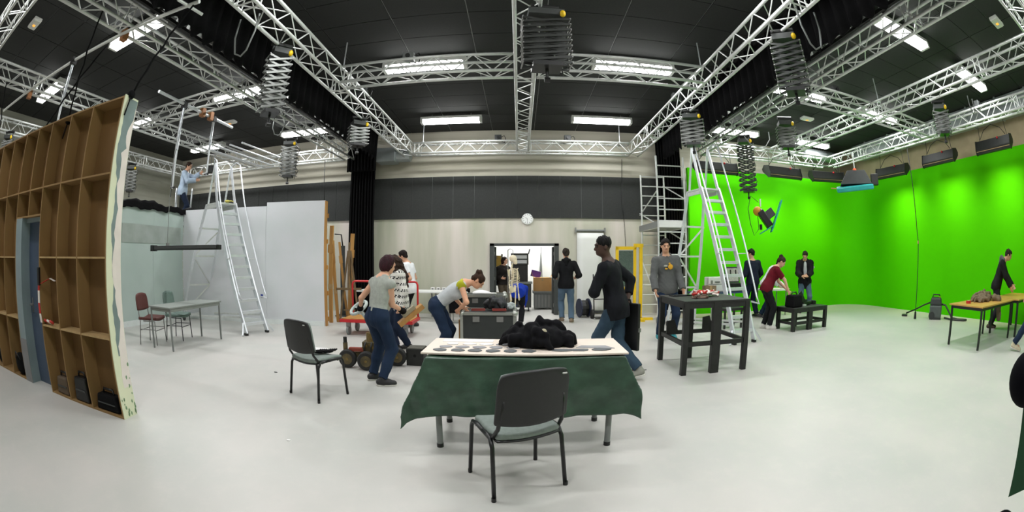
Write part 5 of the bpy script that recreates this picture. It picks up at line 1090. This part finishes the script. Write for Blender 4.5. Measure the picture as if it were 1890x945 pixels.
    for n_, (a, b, c) in arms.items():
        d = vn(J.get('hd'+n_, c-b)); side = tl if n_ == 'L' else -tl; nrm = vn(-side+sf*.2-d*((-side+sf*.2)@d)); lat = np.cross(d, nrm); hs = s*(.92 if female else 1)
        lat = lat if lat@(sf+up*.4) > 0 else -lat
        hands.append(Ell(c+d*.05*hs, np.array([.04, .05, .016])*hs, np.stack([lat, d, nrm], 1), .012))
        for q, ln in enumerate((.072, .08, .074, .058)):
            o = c+d*.085*hs+lat*(.03-.02*q)*hs; k1 = o+(d*math.cos(curl*.5)+nrm*math.sin(curl*.5))*ln*.55*hs; k2 = k1+(d*math.cos(curl*1.6)+nrm*math.sin(curl*1.6))*ln*.5*hs
            hands += [Cap(o-d*.02, k1, .0092*hs, .0085*hs, .006), Cap(k1, k2, .0085*hs, .0072*hs, .004)]
        o = c+d*.025*hs+lat*.032*hs; k1 = o+(d*.6+lat*.75)*.042*hs; k2 = k1+(d*.9+lat*.2+nrm*.35)*.035*hs
        hands += [Cap(o, k1, .0125*hs, .0105*hs, .008), Cap(k1, k2, .0105*hs, .0085*hs, .004)]
    legs = []
    for hip, kn, an in ((hipL, knL, aL), (hipR, knR, aR)):
        legs.append([Cap(hip, kn, .088*s, .056*s, .03), Cap(kn, an, .055*s, .038*s, .03), Cap(kn+(an-kn)*.12-f3*.012*s, kn+(an-kn)*.45-f3*.02*s, .05*s, .046*s, .03)])
    td = [vn((*(toes[i] or fwd), 0)) for i in (0, 1)]
    feet = [Cap(an-up*.03*s-t_*.02*s, an-up*.05*s+t_*.13*s, .042*s, .028*s, .02) for an, t_ in zip((aL, aR), td)]
    root = thing('person', label, 'person', tuple(base)); off = base
    sobj('body', sdf(head+torso+armp+forep+hands+legs[0]+legs[1]+feet, vox), skin(skin_c), root, off)
    # --- clothes
    if top is None: top = {}
    ease = top.get('ease', .016); slv = top.get('sleeve', 2); tp_ = [q for i_, q in enumerate(torso) if i_ not in (3, 4)]+[Cap(N-sp*.065*s, shL, .05*s, .05*s, .05), Cap(N-sp*.065*s, shR, .05*s, .05*s, .05)]
    hemp = P-sp*top.get('hem', .08)*s; cuts_t = [(hemp, -sp)]
    if top.get('hem', .08) > .03: tp_.append(Ell(hemp+sp*.1, np.array([.17, .122, .24])*s, R, .06))
    nk = [Cap(N+sp*(.02+top.get('collar', .012))*s, Hc+hd*.1, .07*s, .09*s)]; cuts_t.append((N+sp*(.035+top.get('collar', .012))*s, sp))
    sleeves = []
    for a, b, c in arms.values():
        if slv >= 1: sleeves.append(Cap(a, b, .054*s*am, .046*s*am, .03))
        elif slv > 0: sleeves.append(Cap(a, a+(b-a)*slv, .056*s*am, .054*s*am, .03, cut=(0, 1)))
        if slv > 1: sleeves.append(Cap(b, b+(c-b)*min(1, slv-1), .046*s*am, .036*s*am, .02, cut=(0, 1)))
    # sleeveless tops end just past the shoulder
    gt = sdf(tp_+sleeves, vox, ease, cuts_t, fold=top.get('fold', (.0035, 26)), carve=nk, seed=seed)
    o = sobj(top.get('name', 'shirt'), gt, top['mat'], root, off)
    if top.get('hood'):
        hm = top.get('hoodm', top['mat']); sobj('hood', sdf([Cap(N+tl*.075*s+sp*.015-tf*.01, N-tf*.085*s+sp*.03*s, .042*s, .052*s, .03), Cap(N-tl*.075*s+sp*.015-tf*.01, N-tf*.085*s+sp*.03*s, .042*s, .052*s, .03), Cap(N-tf*.09*s+sp*.02*s, N-tf*.1*s-sp*.08*s, .05*s, .035*s, .04), Cap(N+tl*.07*s+sp*.01, N+tf*.06*s-sp*.02*s, .034*s, .026*s, .03), Cap(N-tl*.07*s+sp*.01, N+tf*.06*s-sp*.02*s, .034*s, .026*s, .03)], vox, fold=(.002, 40), seed=seed), hm, root, off)
    if bottom is not None:
        waist = P+sp*.1*s
        tr = [torso[2], torso[1]]+[q for L in ([Cap(h, k, .09*s, .06*s, .03), Cap(k, k+(a-k)*(.97-bare), .058*s, .05*s, .025, cut=(0, 1)), L2[2]] for (h, k, a), L2 in zip(((hipL, knL, aL), (hipR, knR, aR)), legs)) for q in L]
        sobj('trousers', sdf(tr, vox, .016, [(waist, sp)], fold=(.0035, 30), seed=seed+1), bottom, root, off)
    sm = mat('shoe %d %d %d' % shoes, shoes, .6, nz=(20, .3)); som = mat('sole %d %d %d' % sole, sole, .6)
    for an, t_ in zip((aL, aR), td):
        zf = an[2]-.085*s; pitch = an[2]-z0-.085*s; heel = np.array([an[0], an[1], zf])-t_*.045*s; toe = np.array([an[0], an[1], zf])+t_*.18*s; toe[2] = max(z0, zf-pitch*1.0)
        u_ = vn(toe-heel); nu = vn(up-u_*(up@u_))
        q = [Cap(heel+nu*.05*s, heel+u_*.11*s+nu*.045*s, .042*s, .044*s, .03), Cap(heel+u_*.1*s+nu*.035*s, toe-u_*.03*s+nu*.03*s, .045*s, .036*s, .03), Cap(an-up*.045*s, an+up*.005, .042*s, .04*s, .03)]
        so = sobj('shoe', sdf(q, vox*.9, .004, [(heel+nu*.004, -nu)]), sm, root, off)
        sobj('sole', sdf([Cap(heel+nu*.01, heel+u_*.1*s+nu*.01, .043*s, .045*s, .02), Cap(heel+u_*.1*s+nu*.01, toe-u_*.03*s+nu*.01, .046*s, .038*s, .02)], vox*.9, .004, [(heel+nu*.018*s, nu), (heel+nu*.001, -nu)]), som, so, (0, 0, 0) if False else off)
    # --- hair
    st_, hc = hair[0], hair[1]; hm = mat('hair %d %d %d' % hc, tuple(int(v*.7) for v in hc), .7, nz=(40, .7), rgb2=tuple(int(v*1.1) for v in hc), stretch=(1, 1, .3), bump=(70, .5), spec=.2)
    cap = [Ell(hp(0, -.018, .04), np.array([.084, .1, .092])*s, HR, .02)]
    fc = [Ell(hp(0, .08, -.022), np.array([.068, .062, .098])*s, HR)]
    if st_ == 'short': cut_ = [(hp(0, -.03, -.045), -hu*.8+ff*.5)]; cap += [Ell(hp(0, .03, .085), np.array([.062, .05, .035])*s, HR, .02), Ell(hp(0, -.06, -.02), np.array([.066, .045, .06])*s, HR, .02)]
    else: cut_ = []
    if st_ == 'bob': cap += [Ell(hp(0, -.035, -.02), np.array([.09, .09, .1])*s, HR, .03)]
    if st_ == 'long': cap += [Ell(hp(0, -.04, -.02), np.array([.088, .085, .1])*s, HR, .03), Cap(hp(0, -.07, -.05), N-tf*.1*s-sp*.1*s, .075*s, .08*s, .05), Cap(N-tf*.1*s-sp*.1*s, N-tf*.13*s-sp*.3*s, .08*s, .045*s, .05), Cap(hp(.05, -.02, -.04), N-tl*.09*s+tf*.05*s-sp*.16*s, .045*s, .03*s, .03), Cap(hp(-.05, -.02, -.04), N+tl*.09*s+tf*.05*s-sp*.2*s, .045*s, .03*s, .03)]
    if st_ == 'bun': cap += [Ell(hp(0, -.09, .1), np.array([.052, .05, .05])*s, HR, .015), Ell(hp(0, -.06, .0), np.array([.07, .055, .06])*s, HR, .03)]; cut_ = [(hp(0, -.03, -.045), -hu*.9+ff*.3)]
    if st_ == 'curly': cap = [Ell(hp(0, -.014, .05), np.array([.086, .1, .09])*s, HR, .02)]; cut_ = [(hp(0, -.02, .0), -hu*.9+ff*.35)]
    sobj('hair', sdf(cap, vox*.8, 0, cut_, fold=(.005, 70), carve=fc, seed=seed+3), hm, root, off)
    # --- face details
    EY = mat('dark eye', (26, 20, 18), .3); LIP = mat('lips %d' % skin_c[0], tuple(int(v*k) for v, k in zip(skin_c, (.82, .6, .6))), .5)
    for q in (-1, 1):
        MB().ell(tuple(hp(q*.031, .082, .012)-off), (.012*s, .012*s, .0075*s), 8, 6).build('eye', EY, root, smooth=True)
        MB().tube([tuple(hp(q*.016, .095, .033)-off), tuple(hp(q*.034, .091, .038)-off), tuple(hp(q*.05, .078, .032)-off)], .0045*s, 6).build('eyebrow', hm, root, smooth=True)
    MB().tube([tuple(hp(-.024, .087, -.05)-off), tuple(hp(0, .096, -.049)-off), tuple(hp(.024, .087, -.05)-off)], .0055*s, 6).build('mouth', LIP, root, smooth=True)
    info = dict(root=root, off=off, s=s, P=P, N=N, sp=sp, tf=tf, tl=tl, wL=wL, wR=wR, elL=elL, elR=elR, shL=shL, shR=shR, R=R, hp=hp)
    return info
def part(info, name, geo, m): return sobj(name, geo, m, info['root'], info['off'])
TOPS = dict(
    stripe=cloth('grey marl top', (168, 172, 164), (138, 142, 136), 26), greyt=cloth('pale grey top', (188, 192, 194), (168, 172, 176), 20), white=cloth('white tee', (228, 230, 232), (205, 208, 212)), black=cloth('black hoodie', (14, 15, 17), (24, 25, 28)), blackshirt=cloth('black shirt', (14, 16, 20), (26, 28, 34)), greyhood=cloth('grey hoodie', (92, 94, 93), (80, 82, 82), 20), navy=cloth('navy jumper', (26, 32, 48), (18, 24, 38)), red=cloth('dark red tee', (104, 18, 32), (82, 12, 26)), coat=cloth('black puffer coat', (18, 18, 22), (30, 30, 36)), jacket=cloth('black jacket', (24, 25, 26), (36, 37, 38)), lightblue=cloth('pale blue shirt', (172, 188, 206), (146, 164, 186)), blue=cloth('bright blue jacket', (22, 56, 168), (16, 40, 120)), brown=cloth('dark brown top', (40, 36, 34), (28, 26, 26)), mauve=cloth('brown vest', (96, 62, 56)))
# patterned sweater: rows of black marks on off white
SWT = bpy.data.materials.new('patterned sweater'); SWT.use_nodes = True; MATS['patterned sweater'] = SWT; nt = SWT.node_tree; b_ = nt.nodes['Principled BSDF']; b_.inputs['Roughness'].default_value = .9
tc = nt.nodes.new('ShaderNodeTexCoord'); sx_ = nt.nodes.new('ShaderNodeSeparateXYZ'); nt.links.new(tc.outputs['Object'], sx_.inputs[0])
def mth(op, a, b=None):
    n = nt.nodes.new('ShaderNodeMath'); n.operation = op
    for i, v in enumerate((a, b)):
        if v is None: continue
        if isinstance(v, (int, float)): n.inputs[i].default_value = v
        else: nt.links.new(v, n.inputs[i])
    return n.outputs[0]
xy = mth('ADD', mth('MULTIPLY', sx_.outputs[0], 1.0), mth('MULTIPLY', sx_.outputs[1], .9)); zz_ = sx_.outputs[2]
rowm = mth('GREATER_THAN', mth('SINE', mth('MULTIPLY', zz_, 62)), .15)
tri = mth('GREATER_THAN', mth('SINE', mth('ADD', mth('MULTIPLY', xy, 150), mth('MULTIPLY', mth('SINE', mth('MULTIPLY', zz_, 124)), 1.6))), -.05)
msk = mth('MULTIPLY', rowm, tri); mx_ = nt.nodes.new('ShaderNodeMix'); mx_.data_type = 'RGBA'; nt.links.new(msk, mx_.inputs['Factor']); mx_.inputs['A'].default_value = (*lin((214, 212, 204)), 1); mx_.inputs['B'].default_value = (*lin((38, 38, 40)), 1); nt.links.new(mx_.outputs['Result'], b_.inputs['Base Color'])
TOPS['sweater'] = SWT
def T(k, **kw): return dict(mat=TOPS[k], **kw)
# 1 woman in a grey sleeveless top working the dolly handle
w1 = person('person in grey sleeveless top and jeans, bending over the dolly handle', dict(pelvis=(-1.72, 4.92, .86), neck=(-1.66, 5.0, 1.32), head=(-1.61, 5.06, 1.47), wrL=(-2.08, 5.28, .92), wrR=(-1.5, 5.24, .9), anL=(-1.86, 5.06), anR=(-1.66, 4.84), elL=(-2.04, 5.1, 1.0), elR=(-1.6, 4.84, 1.0)), (.5, .87), 1.64, True, face=(.55, .75, -.35), toes=((.7, .7), (.95, .25)), hair=('bob', (58, 26, 34)), top=T('stripe', sleeve=.1, ease=.012, hem=-.05), bottom=DENIM, shoes=(32, 32, 34), skin_c=(222, 170, 140), vox=.009, seed=1)
for q, w_, e_ in (('L', w1['wL'], w1['elL']), ('R', w1['wR'], w1['elR'])):
    d = vn(w_-e_); part(w1, 'glove', sdf([Cap(w_-d*.03, w_+d*.03, .036, .042, .02), Ell(w_+d*.06, (.045, .05, .04), k=.02), Cap(w_+d*.07, w_+d*.15, .035, .024, .02)], .009), BLKFAB)
pb = thing('plank_block', 'short wooden plank block held by the grey topped woman', 'plank', (-1.4, 5.36, .82), .4)
M_ = Matrix.Rotation(math.radians(-38), 3, 'Y'); MB().box((0, 0, 0), (.4, .16, .06), M_).build('plank', WOOD, pb); MB().box((-.03, -.0, .05), (.2, .1, .05), M_).build('block', mat('grey metal block', (150, 142, 118), .5), pb)
# 2 woman in a patterned sweater
person('person with long brown hair in a black and white patterned sweater', dict(pelvis=(-1.99, 6.92, .85), neck=(-2.02, 6.9, 1.34), head=(-2.08, 6.86, 1.5), wrL=(-1.92, 6.66, .78), wrR=(-2.2, 6.95, .85), anL=(-1.9, 7.02), anR=(-2.06, 6.86)), (-.85, -.5), 1.63, True, face=(-.8, -.3, -.4), hair=('long', (58, 40, 32)), top=T('sweater', ease=.028, hem=.17, collar=.03), bottom=DENIMD, shoes=(24, 22, 22), vox=.01, seed=2, skin_c=(214, 166, 140))
# 3 man in a white tee behind the trolley
person('person in white t-shirt and black trousers behind the red trolley', dict(pelvis=(-2.44, 9.3, .92), neck=(-2.5, 9.3, 1.46), head=(-2.6, 9.26, 1.63), wrL=(-2.62, 9.05, 1.02), wrR=(-2.6, 9.45, 1.02), anL=(-2.5, 9.2), anR=(-2.36, 9.42), elL=(-2.36, 9.08, 1.16)), (-.85, .1), 1.76, False, face=(-.9, .2, -.35), hair=('short', (34, 26, 24)), top=T('white', sleeve=.6, ease=.022, hem=.14), bottom=BLKTR, seed=3)
# 4 bending woman at the flight case
wb = person('person in pale grey vest and jeans bending over the flight case', dict(pelvis=(-1.23, 6.25, .87), neck=(-.78, 6.27, 1.2), head=(-.64, 6.26, 1.22), wrL=(-.86, 6.52, .8), wrR=(-.88, 6.14, .81), anL=(-1.16, 6.38), anR=(-1.22, 6.14), elR=(-.74, 5.98, .98)), (1, 0), 1.66, True, face=(.62, 0, -.78), hair=('bun', (62, 40, 28)), top=T('greyt', sleeve=.08, ease=.012, hem=-.04), bottom=DENIM, shoes=(220, 218, 214), skin_c=(214, 160, 128), vox=.009, seed=4)
part(wb, 'undershirt', sdf([Cap(wb['N']-wb['tf']*.02-wb['sp']*.03, wb['shR'], .066, .07, .03), Cap(wb['N']-wb['sp']*.03, wb['shL'], .066, .07, .03)], .009, .003, [(wb['N']-wb['sp']*.01, wb['sp'])]), cloth('lime undershirt', (176, 176, 40)))
# 5 woman inside the doorway
person('person in dark top standing just inside the store room doorway', dict(pelvis=(-.46, 12.42, .86), neck=(-.46, 12.4, 1.33), head=(-.42, 12.36, 1.48), wrL=(-.28, 12.2, 1.0), wrR=(-.5, 12.18, 1.0), anL=(-.38, 12.42), anR=(-.56, 12.42)), (.5, -.8), 1.63, True, face=(.75, -.6, -.1), hair=('bob', (46, 28, 24)), top=T('brown', ease=.03, hem=.05), bottom=cloth('khaki trousers', (86, 76, 62)), seed=5, vox=.013)
# 6 person bending away behind the skeleton
person('person in bright blue jacket bending down behind the skeleton', dict(pelvis=(-.03, 9.9, .8), neck=(0, 10.36, .86), head=(0, 10.52, .74), wrL=(-.1, 10.5, .35), wrR=(.1, 10.5, .35), anL=(-.12, 9.9), anR=(.04, 9.92)), (.05, 1), 1.6, True, face=(0, .5, -.85), hair=('short', (40, 30, 26)), top=T('blue', ease=.03, hem=.2), bottom=BLKTR, shoes=(28, 28, 30), seed=6, vox=.013)
# 7 man in the black hoodie at the door
person('person in black hoodie and washed jeans seen from behind beside the doorway', dict(pelvis=(1.15, 10.35, .93), neck=(1.15, 10.36, 1.5), head=(1.15, 10.4, 1.67), wrL=(.9, 10.52, 1.1), wrR=(1.42, 10.52, 1.1), anL=(1.06, 10.42), anR=(1.27, 10.22), elL=(.86, 10.2, 1.2), elR=(1.46, 10.2, 1.2)), (.05, 1), 1.78, False, face=(0, 1, -.1), hair=('short', (52, 44, 38)), top=T('black', sleeve=1.7, ease=.024, hem=.1, hood=True), bottom=DENIM2, shoes=(120, 104, 84), seed=7, toes=((-.2, .9), (.3, .95)))
# 8 walking man with the flat black case
person('person in black shirt striding past the table with a flat black case', dict(pelvis=(1.24, 5.3, .96), neck=(1.13, 5.32, 1.52), head=(1.06, 5.3, 1.7), wrL=(.98, 5.42, 1.12), wrR=(1.43, 5.44, 1.03), anL=(1.05, 5.5), anR=(1.53, 5.14, .15), elR=(1.56, 5.6, 1.26), elL=(.9, 5.05, 1.15)), (-.8, .5), 1.84, False, face=(-.96, -.05, -.12), hair=('curly', (18, 16, 16)), top=T('blackshirt', sleeve=1.75, ease=.022, hem=.16, collar=.03), bottom=cloth('faded blue denim', (56, 76, 92), (34, 50, 66), 5), shoes=(150, 150, 140), skin_c=(74, 52, 42), vox=.009, seed=8, toes=((-.9, .4), (-.8, .3)))
t = thing('flat_case', 'flat black case carried by the striding man', 'case', (1.42, 5.42, .36), -.95)
MB().bb(-.21, .21, -.025, .025, 0, .62).build('panel', BLKPL, t, bevel=.012); MB().tube([(-.06, 0, .61), (-.05, 0, .66), (.05, 0, .66), (.06, 0, .61)], .01, 6).build('handle', BLKPL, t, smooth=True); MB().bb(.21, .225, -.02, .02, .25, .3).build('latch', STEEL, t)
# 9 hoodie man behind the tall table
hd9 = person('person in grey hoodie with a yellow print standing behind the tall black table', dict(pelvis=(2.83, 7.75, 1.0), neck=(2.79, 7.75, 1.6), head=(2.77, 7.7, 1.78), wrL=(3.06, 7.5, .98), wrR=(2.5, 7.5, .98), anL=(3.0, 7.8), anR=(2.7, 7.8), elL=(3.1, 7.9, 1.25), elR=(2.47, 7.9, 1.25)), (-.05, -1), 1.9, False, face=(-.15, -1, -.22), hair=('short', (32, 26, 24)), top=T('greyhood', ease=.024, hem=.1, hood=True), bottom=DENIM, shoes=(40, 140, 150), sole=(230, 230, 228), seed=9, vox=.0095, skin_c=(204, 156, 126))
c = hd9['P']+hd9['sp']*.4+hd9['tf']*.166
YP = mat('yellow print', (214, 160, 40), .8); GP = mat('pale print', (150, 150, 140), .8)
def decal(info, c, r, m, nm): MB().ell(tuple(c-info['off']), r, 12, 8).build(nm, m, info['root'], smooth=True)
decal(hd9, c+hd9['tl']*.035, (.05, .012, .05), YP, 'print'); decal(hd9, c-hd9['tl']*.06+hd9['sp']*.02, (.045, .012, .022), GP, 'print'); decal(hd9, c+hd9['tl']*.02+hd9['sp']*.06, (.02, .012, .02), YP, 'print'); decal(hd9, c-hd9['tl']*.05-hd9['sp']*.03, (.03, .012, .015), YP, 'print')
# 10 navy jumper man
person('person in navy jumper and jeans seen from behind beside the right stair', dict(pelvis=(6.22, 10.0, .93), neck=(6.2, 10.0, 1.5), head=(6.17, 10.02, 1.66), wrL=(5.95, 10.22, 1.02), wrR=(6.5, 10.25, 1.02), anL=(6.12, 10.02), anR=(6.32, 9.9)), (-.1, 1), 1.77, False, face=(-.6, .8, -.2), hair=('short', (26, 22, 22)), top=T('navy', ease=.026, hem=.06), bottom=DENIMD, shoes=(40, 38, 40), seed=10)
# 11 white shirt, mostly hidden
person('person in white shirt and jeans stooping behind the woman in dark red', dict(pelvis=(6.38, 9.6, .88), neck=(6.62, 9.5, 1.32), head=(6.74, 9.45, 1.4), wrL=(6.85, 9.62, .85), wrR=(6.8, 9.3, .85), anL=(6.36, 9.75), anR=(6.36, 9.52)), (.9, -.3), 1.7, False, face=(.7, -.3, -.6), hair=('short', (40, 32, 28)), top=T('white', ease=.026, hem=.08), bottom=DENIM, shoes=(60, 58, 60), seed=11, vox=.013)
# 12 woman in dark red
person('person in dark red t-shirt and black trousers leaning over the low table', dict(pelvis=(5.44, 8.12, .9), neck=(5.68, 8.07, 1.35), head=(5.79, 8.03, 1.46), wrL=(5.93, 7.96, .86), wrR=(5.84, 7.76, .84), anL=(5.46, 8.22), anR=(5.5, 8.02), elR=(5.78, 7.8, 1.05)), (.95, -.3), 1.68, True, face=(.7, -.3, -.6), hair=('bun', (60, 42, 34)), top=T('red', sleeve=.75, ease=.022, hem=.1), bottom=BLKTR, shoes=(226, 224, 218), seed=12, skin_c=(210, 164, 138))
# 13 coat man
ct = person('person in open black puffer coat and washed jeans looking at his hands', dict(pelvis=(8.12, 9.95, .93), neck=(8.08, 9.91, 1.49), head=(8.0, 9.8, 1.62), wrL=(7.93, 9.58, 1.06), wrR=(7.8, 9.68, 1.06), anL=(8.28, 9.88), anR=(7.98, 9.98), elL=(8.36, 9.75, 1.15), elR=(7.82, 10.1, 1.15), hdL=(-.6, -.1, .1), hdR=(.3, -.6, .1)), (-.55, -.83), 1.8, False, face=(-.55, -.6, -.6), hair=('short', (44, 34, 28)), top=T('coat', name='coat', ease=.038, hem=.22, collar=.04, fold=(.006, 30), hood=True), bottom=DENIM2, seed=13, shoes=(60, 50, 44))
part(ct, 'grey_tee', sdf([Ell(ct['P']+ct['sp']*.3+ct['tf']*.115, (.06, .06, .2), ct['R']), Ell(ct['P']+ct['sp']*.45+ct['tf']*.1, (.05, .06, .1), ct['R'])], .011, .0), TOPS['greyt'])
decal(ct, ct['shL']*.55+ct['elL']*.45+ct['tl']*.085, (.03, .03, .035), mat('pale badge', (190, 186, 190), .6), 'sleeve_badge')
# 14 man at the wooden table
mr = person('person in black jacket with grey hood leaning over the wooden work tables', dict(pelvis=(10.4, 4.14, .94), neck=(10.5, 3.94, 1.48), head=(10.56, 3.78, 1.61), wrL=(10.66, 3.6, .84), wrR=(10.42, 3.62, .84), anL=(10.44, 4.26), anR=(10.3, 4.24)), (.3, -.9), 1.78, False, face=(.4, -.75, -.5), hair=('short', (48, 38, 32)), top=T('jacket', ease=.024, hem=.12, hood=True, hoodm=TOPS['greyhood']), bottom=DKTR, shoes=(62, 48, 36), seed=14, skin_c=(206, 160, 132), toes=((.5, -.7), (.3, -.8)))
# 15 walker at the right frame edge
person('person in brown vest and jeans striding past the wooden work table', dict(pelvis=(8.32, 2.28, .92), neck=(8.32, 2.24, 1.44), head=(8.34, 2.18, 1.6), wrL=(8.5, 2.1, .9), wrR=(8.2, 2.46, .9), anL=(8.42, 1.95), anR=(8.24, 2.66, .13)), (.3, -.95), 1.68, True, face=(.3, -.95, 0), hair=('long', (60, 42, 32)), top=T('mauve', sleeve=.3, ease=.02, hem=.06), bottom=DENIM, shoes=(206, 196, 166), seed=15, vox=.012, skin_c=(206, 160, 136))
# 16 man on the step ladder
person('person in pale blue shirt standing on the ladder behind the set walls', dict(pelvis=(-9.42, 8.85, 3.45), neck=(-9.38, 8.88, 4.0), head=(-9.28, 8.9, 4.15), wrL=(-8.98, 9.15, 3.95), wrR=(-8.95, 8.95, 3.72), anL=(-9.5, 8.92, 2.64), anR=(-9.38, 8.82, 2.64), z0=2.55), (.75, .5), 1.74, False, face=(.85, .2, -.2), hair=('short', (58, 40, 30)), top=T('lightblue', ease=.03, hem=.14, collar=.03), bottom=DENIMD, shoes=(40, 38, 36), seed=16)
# ================================================================== SKELETON MODEL
BONE = mat('ivory bone plastic', (226, 214, 186), .5, nz=(12, .3), rgb2=(200, 184, 150))
sk = thing('skeleton_model', 'full size ivory anatomical skeleton hanging on a wheeled stand', 'skeleton', (-.12, 8.95, 0), 1.05); sk.scale = (.94, .94, .94)
o = sobj('skull', sdf([Ell((0, .01, 1.66), (.07, .088, .08)), Ell((0, -.045, 1.6), (.05, .05, .055)), Ell((0, -.06, 1.555), (.035, .035, .025))], .007, carve=[Ell((-.03, -.085, 1.635), (.018, .03, .016)), Ell((.03, -.085, 1.635), (.018, .03, .016)), Ell((0, -.1, 1.605), (.01, .02, .016))]), BONE, sk)
MB().tube([(0, .02+.02*math.sin(k*.5), .98+.03*k) for k in range(20)], [.017+(.006 if k % 2 else 0) for k in range(20)], 8).build('spine', BONE, sk, smooth=True)
for k in range(10):
    z = 1.42-.035*k; w_ = .085+.035*math.sin(PI*min(1, (k+1)/8)*.6); d = .075+.02*math.sin(PI*k/9)
    for s in (-1, 1): MB().tube([(0, .04, z+.01)]+[(s*w_*math.sin(a), .04-d*(1-math.cos(a))*.95, z-.05*(a/PI)) for a in (.5, 1.0, 1.5, 2.0, 2.6)], .0065, 5).build('rib', BONE, sk, smooth=True)
MB().bb(-.018, .018, -.115, -.1, 1.2, 1.38).build('sternum', BONE, sk)
for s in (-1, 1):
    MB().tube([(0, -.07, 1.42), (s*.08, -.08, 1.44), (s*.16, -.01, 1.43)], .009, 6).build('collar_bone', BONE, sk, smooth=True); MB().prism([(s*.07, 1.4), (s*.15, 1.42), (s*.1, 1.26)], .012, -.06, Matrix(((1, 0, 0, 0), (0, 0, 1, .12), (0, 1, 0, 0), (0, 0, 0, 1)))).build('shoulder_blade', BONE, sk)
    MB().tube([(s*.165, 0, 1.42), (s*.17, 0, 1.38), (s*.175, 0, 1.16), (s*.175, 0, 1.12)], [.02, .013, .012, .02], 7).build('upper_arm_bone', BONE, sk, smooth=True)
    for q in (-1, 1): MB().tube([(s*.175+q*.012, 0, 1.11), (s*.178+q*.014, -.02, .99), (s*.175+q*.01, -.035, .87)], [.011, .008, .01], 6).build('forearm_bone', BONE, sk, smooth=True)
    for q in range(5): MB().tube([(s*.175+(q-2)*.008, -.035, .87), (s*.178+(q-2)*.014, -.045, .78), (s*.178+(q-2)*.016, -.05, .7+.012*abs(q-2))], .005, 5).build('finger_bone', BONE, sk, smooth=True)
    MB().tube([(s*.1, .02, .92), (s*.115, .01, .89), (s*.09, .005, .52), (s*.085, 0, .48)], [.025, .016, .014, .03], 8).build('thigh_bone', BONE, sk, smooth=True)
    MB().tube([(s*.085, 0, .47), (s*.08, .005, .3), (s*.08, .01, .12)], [.025, .013, .017], 7).build('shin_bone', BONE, sk, smooth=True); MB().tube([(s*.105, .01, .44), (s*.108, .015, .13)], .007, 6).build('calf_bone', BONE, sk, smooth=True)
    for q in range(3): MB().tube([(s*.08, .02, .1), (s*(.07+.02*q), -.06, .06), (s*(.07+.022*q), -.14, .045)], .01, 5).build('foot_bone', BONE, sk, smooth=True)
o = sobj('pelvis', sdf([Cap((-.11, .02, 1.02), (-.06, .0, .93), .03, .03), Cap((.11, .02, 1.02), (.06, .0, .93), .03, .03), Cap((-.06, 0, .92), (.06, 0, .92), .018, .018), Ell((0, .04, 1.0), (.05, .03, .06))], .008), BONE, sk)
MB().cyl((0, .14, .08), (0, .14, 1.85), .012).tube([(0, .14, 1.85), (0, .08, 1.88), (0, .01, 1.84), (0, .01, 1.74)], .009, 6).build('stand_pole', STEEL, sk)
for a in (0.3, 2.4, 4.4): MB().cyl((0, .14, .09), (.3*math.cos(a), .14+.3*math.sin(a), .07), .014).ell((.3*math.cos(a), .14+.3*math.sin(a), .03), (.03, .03, .03)).build('stand_leg', BLKPL, sk)
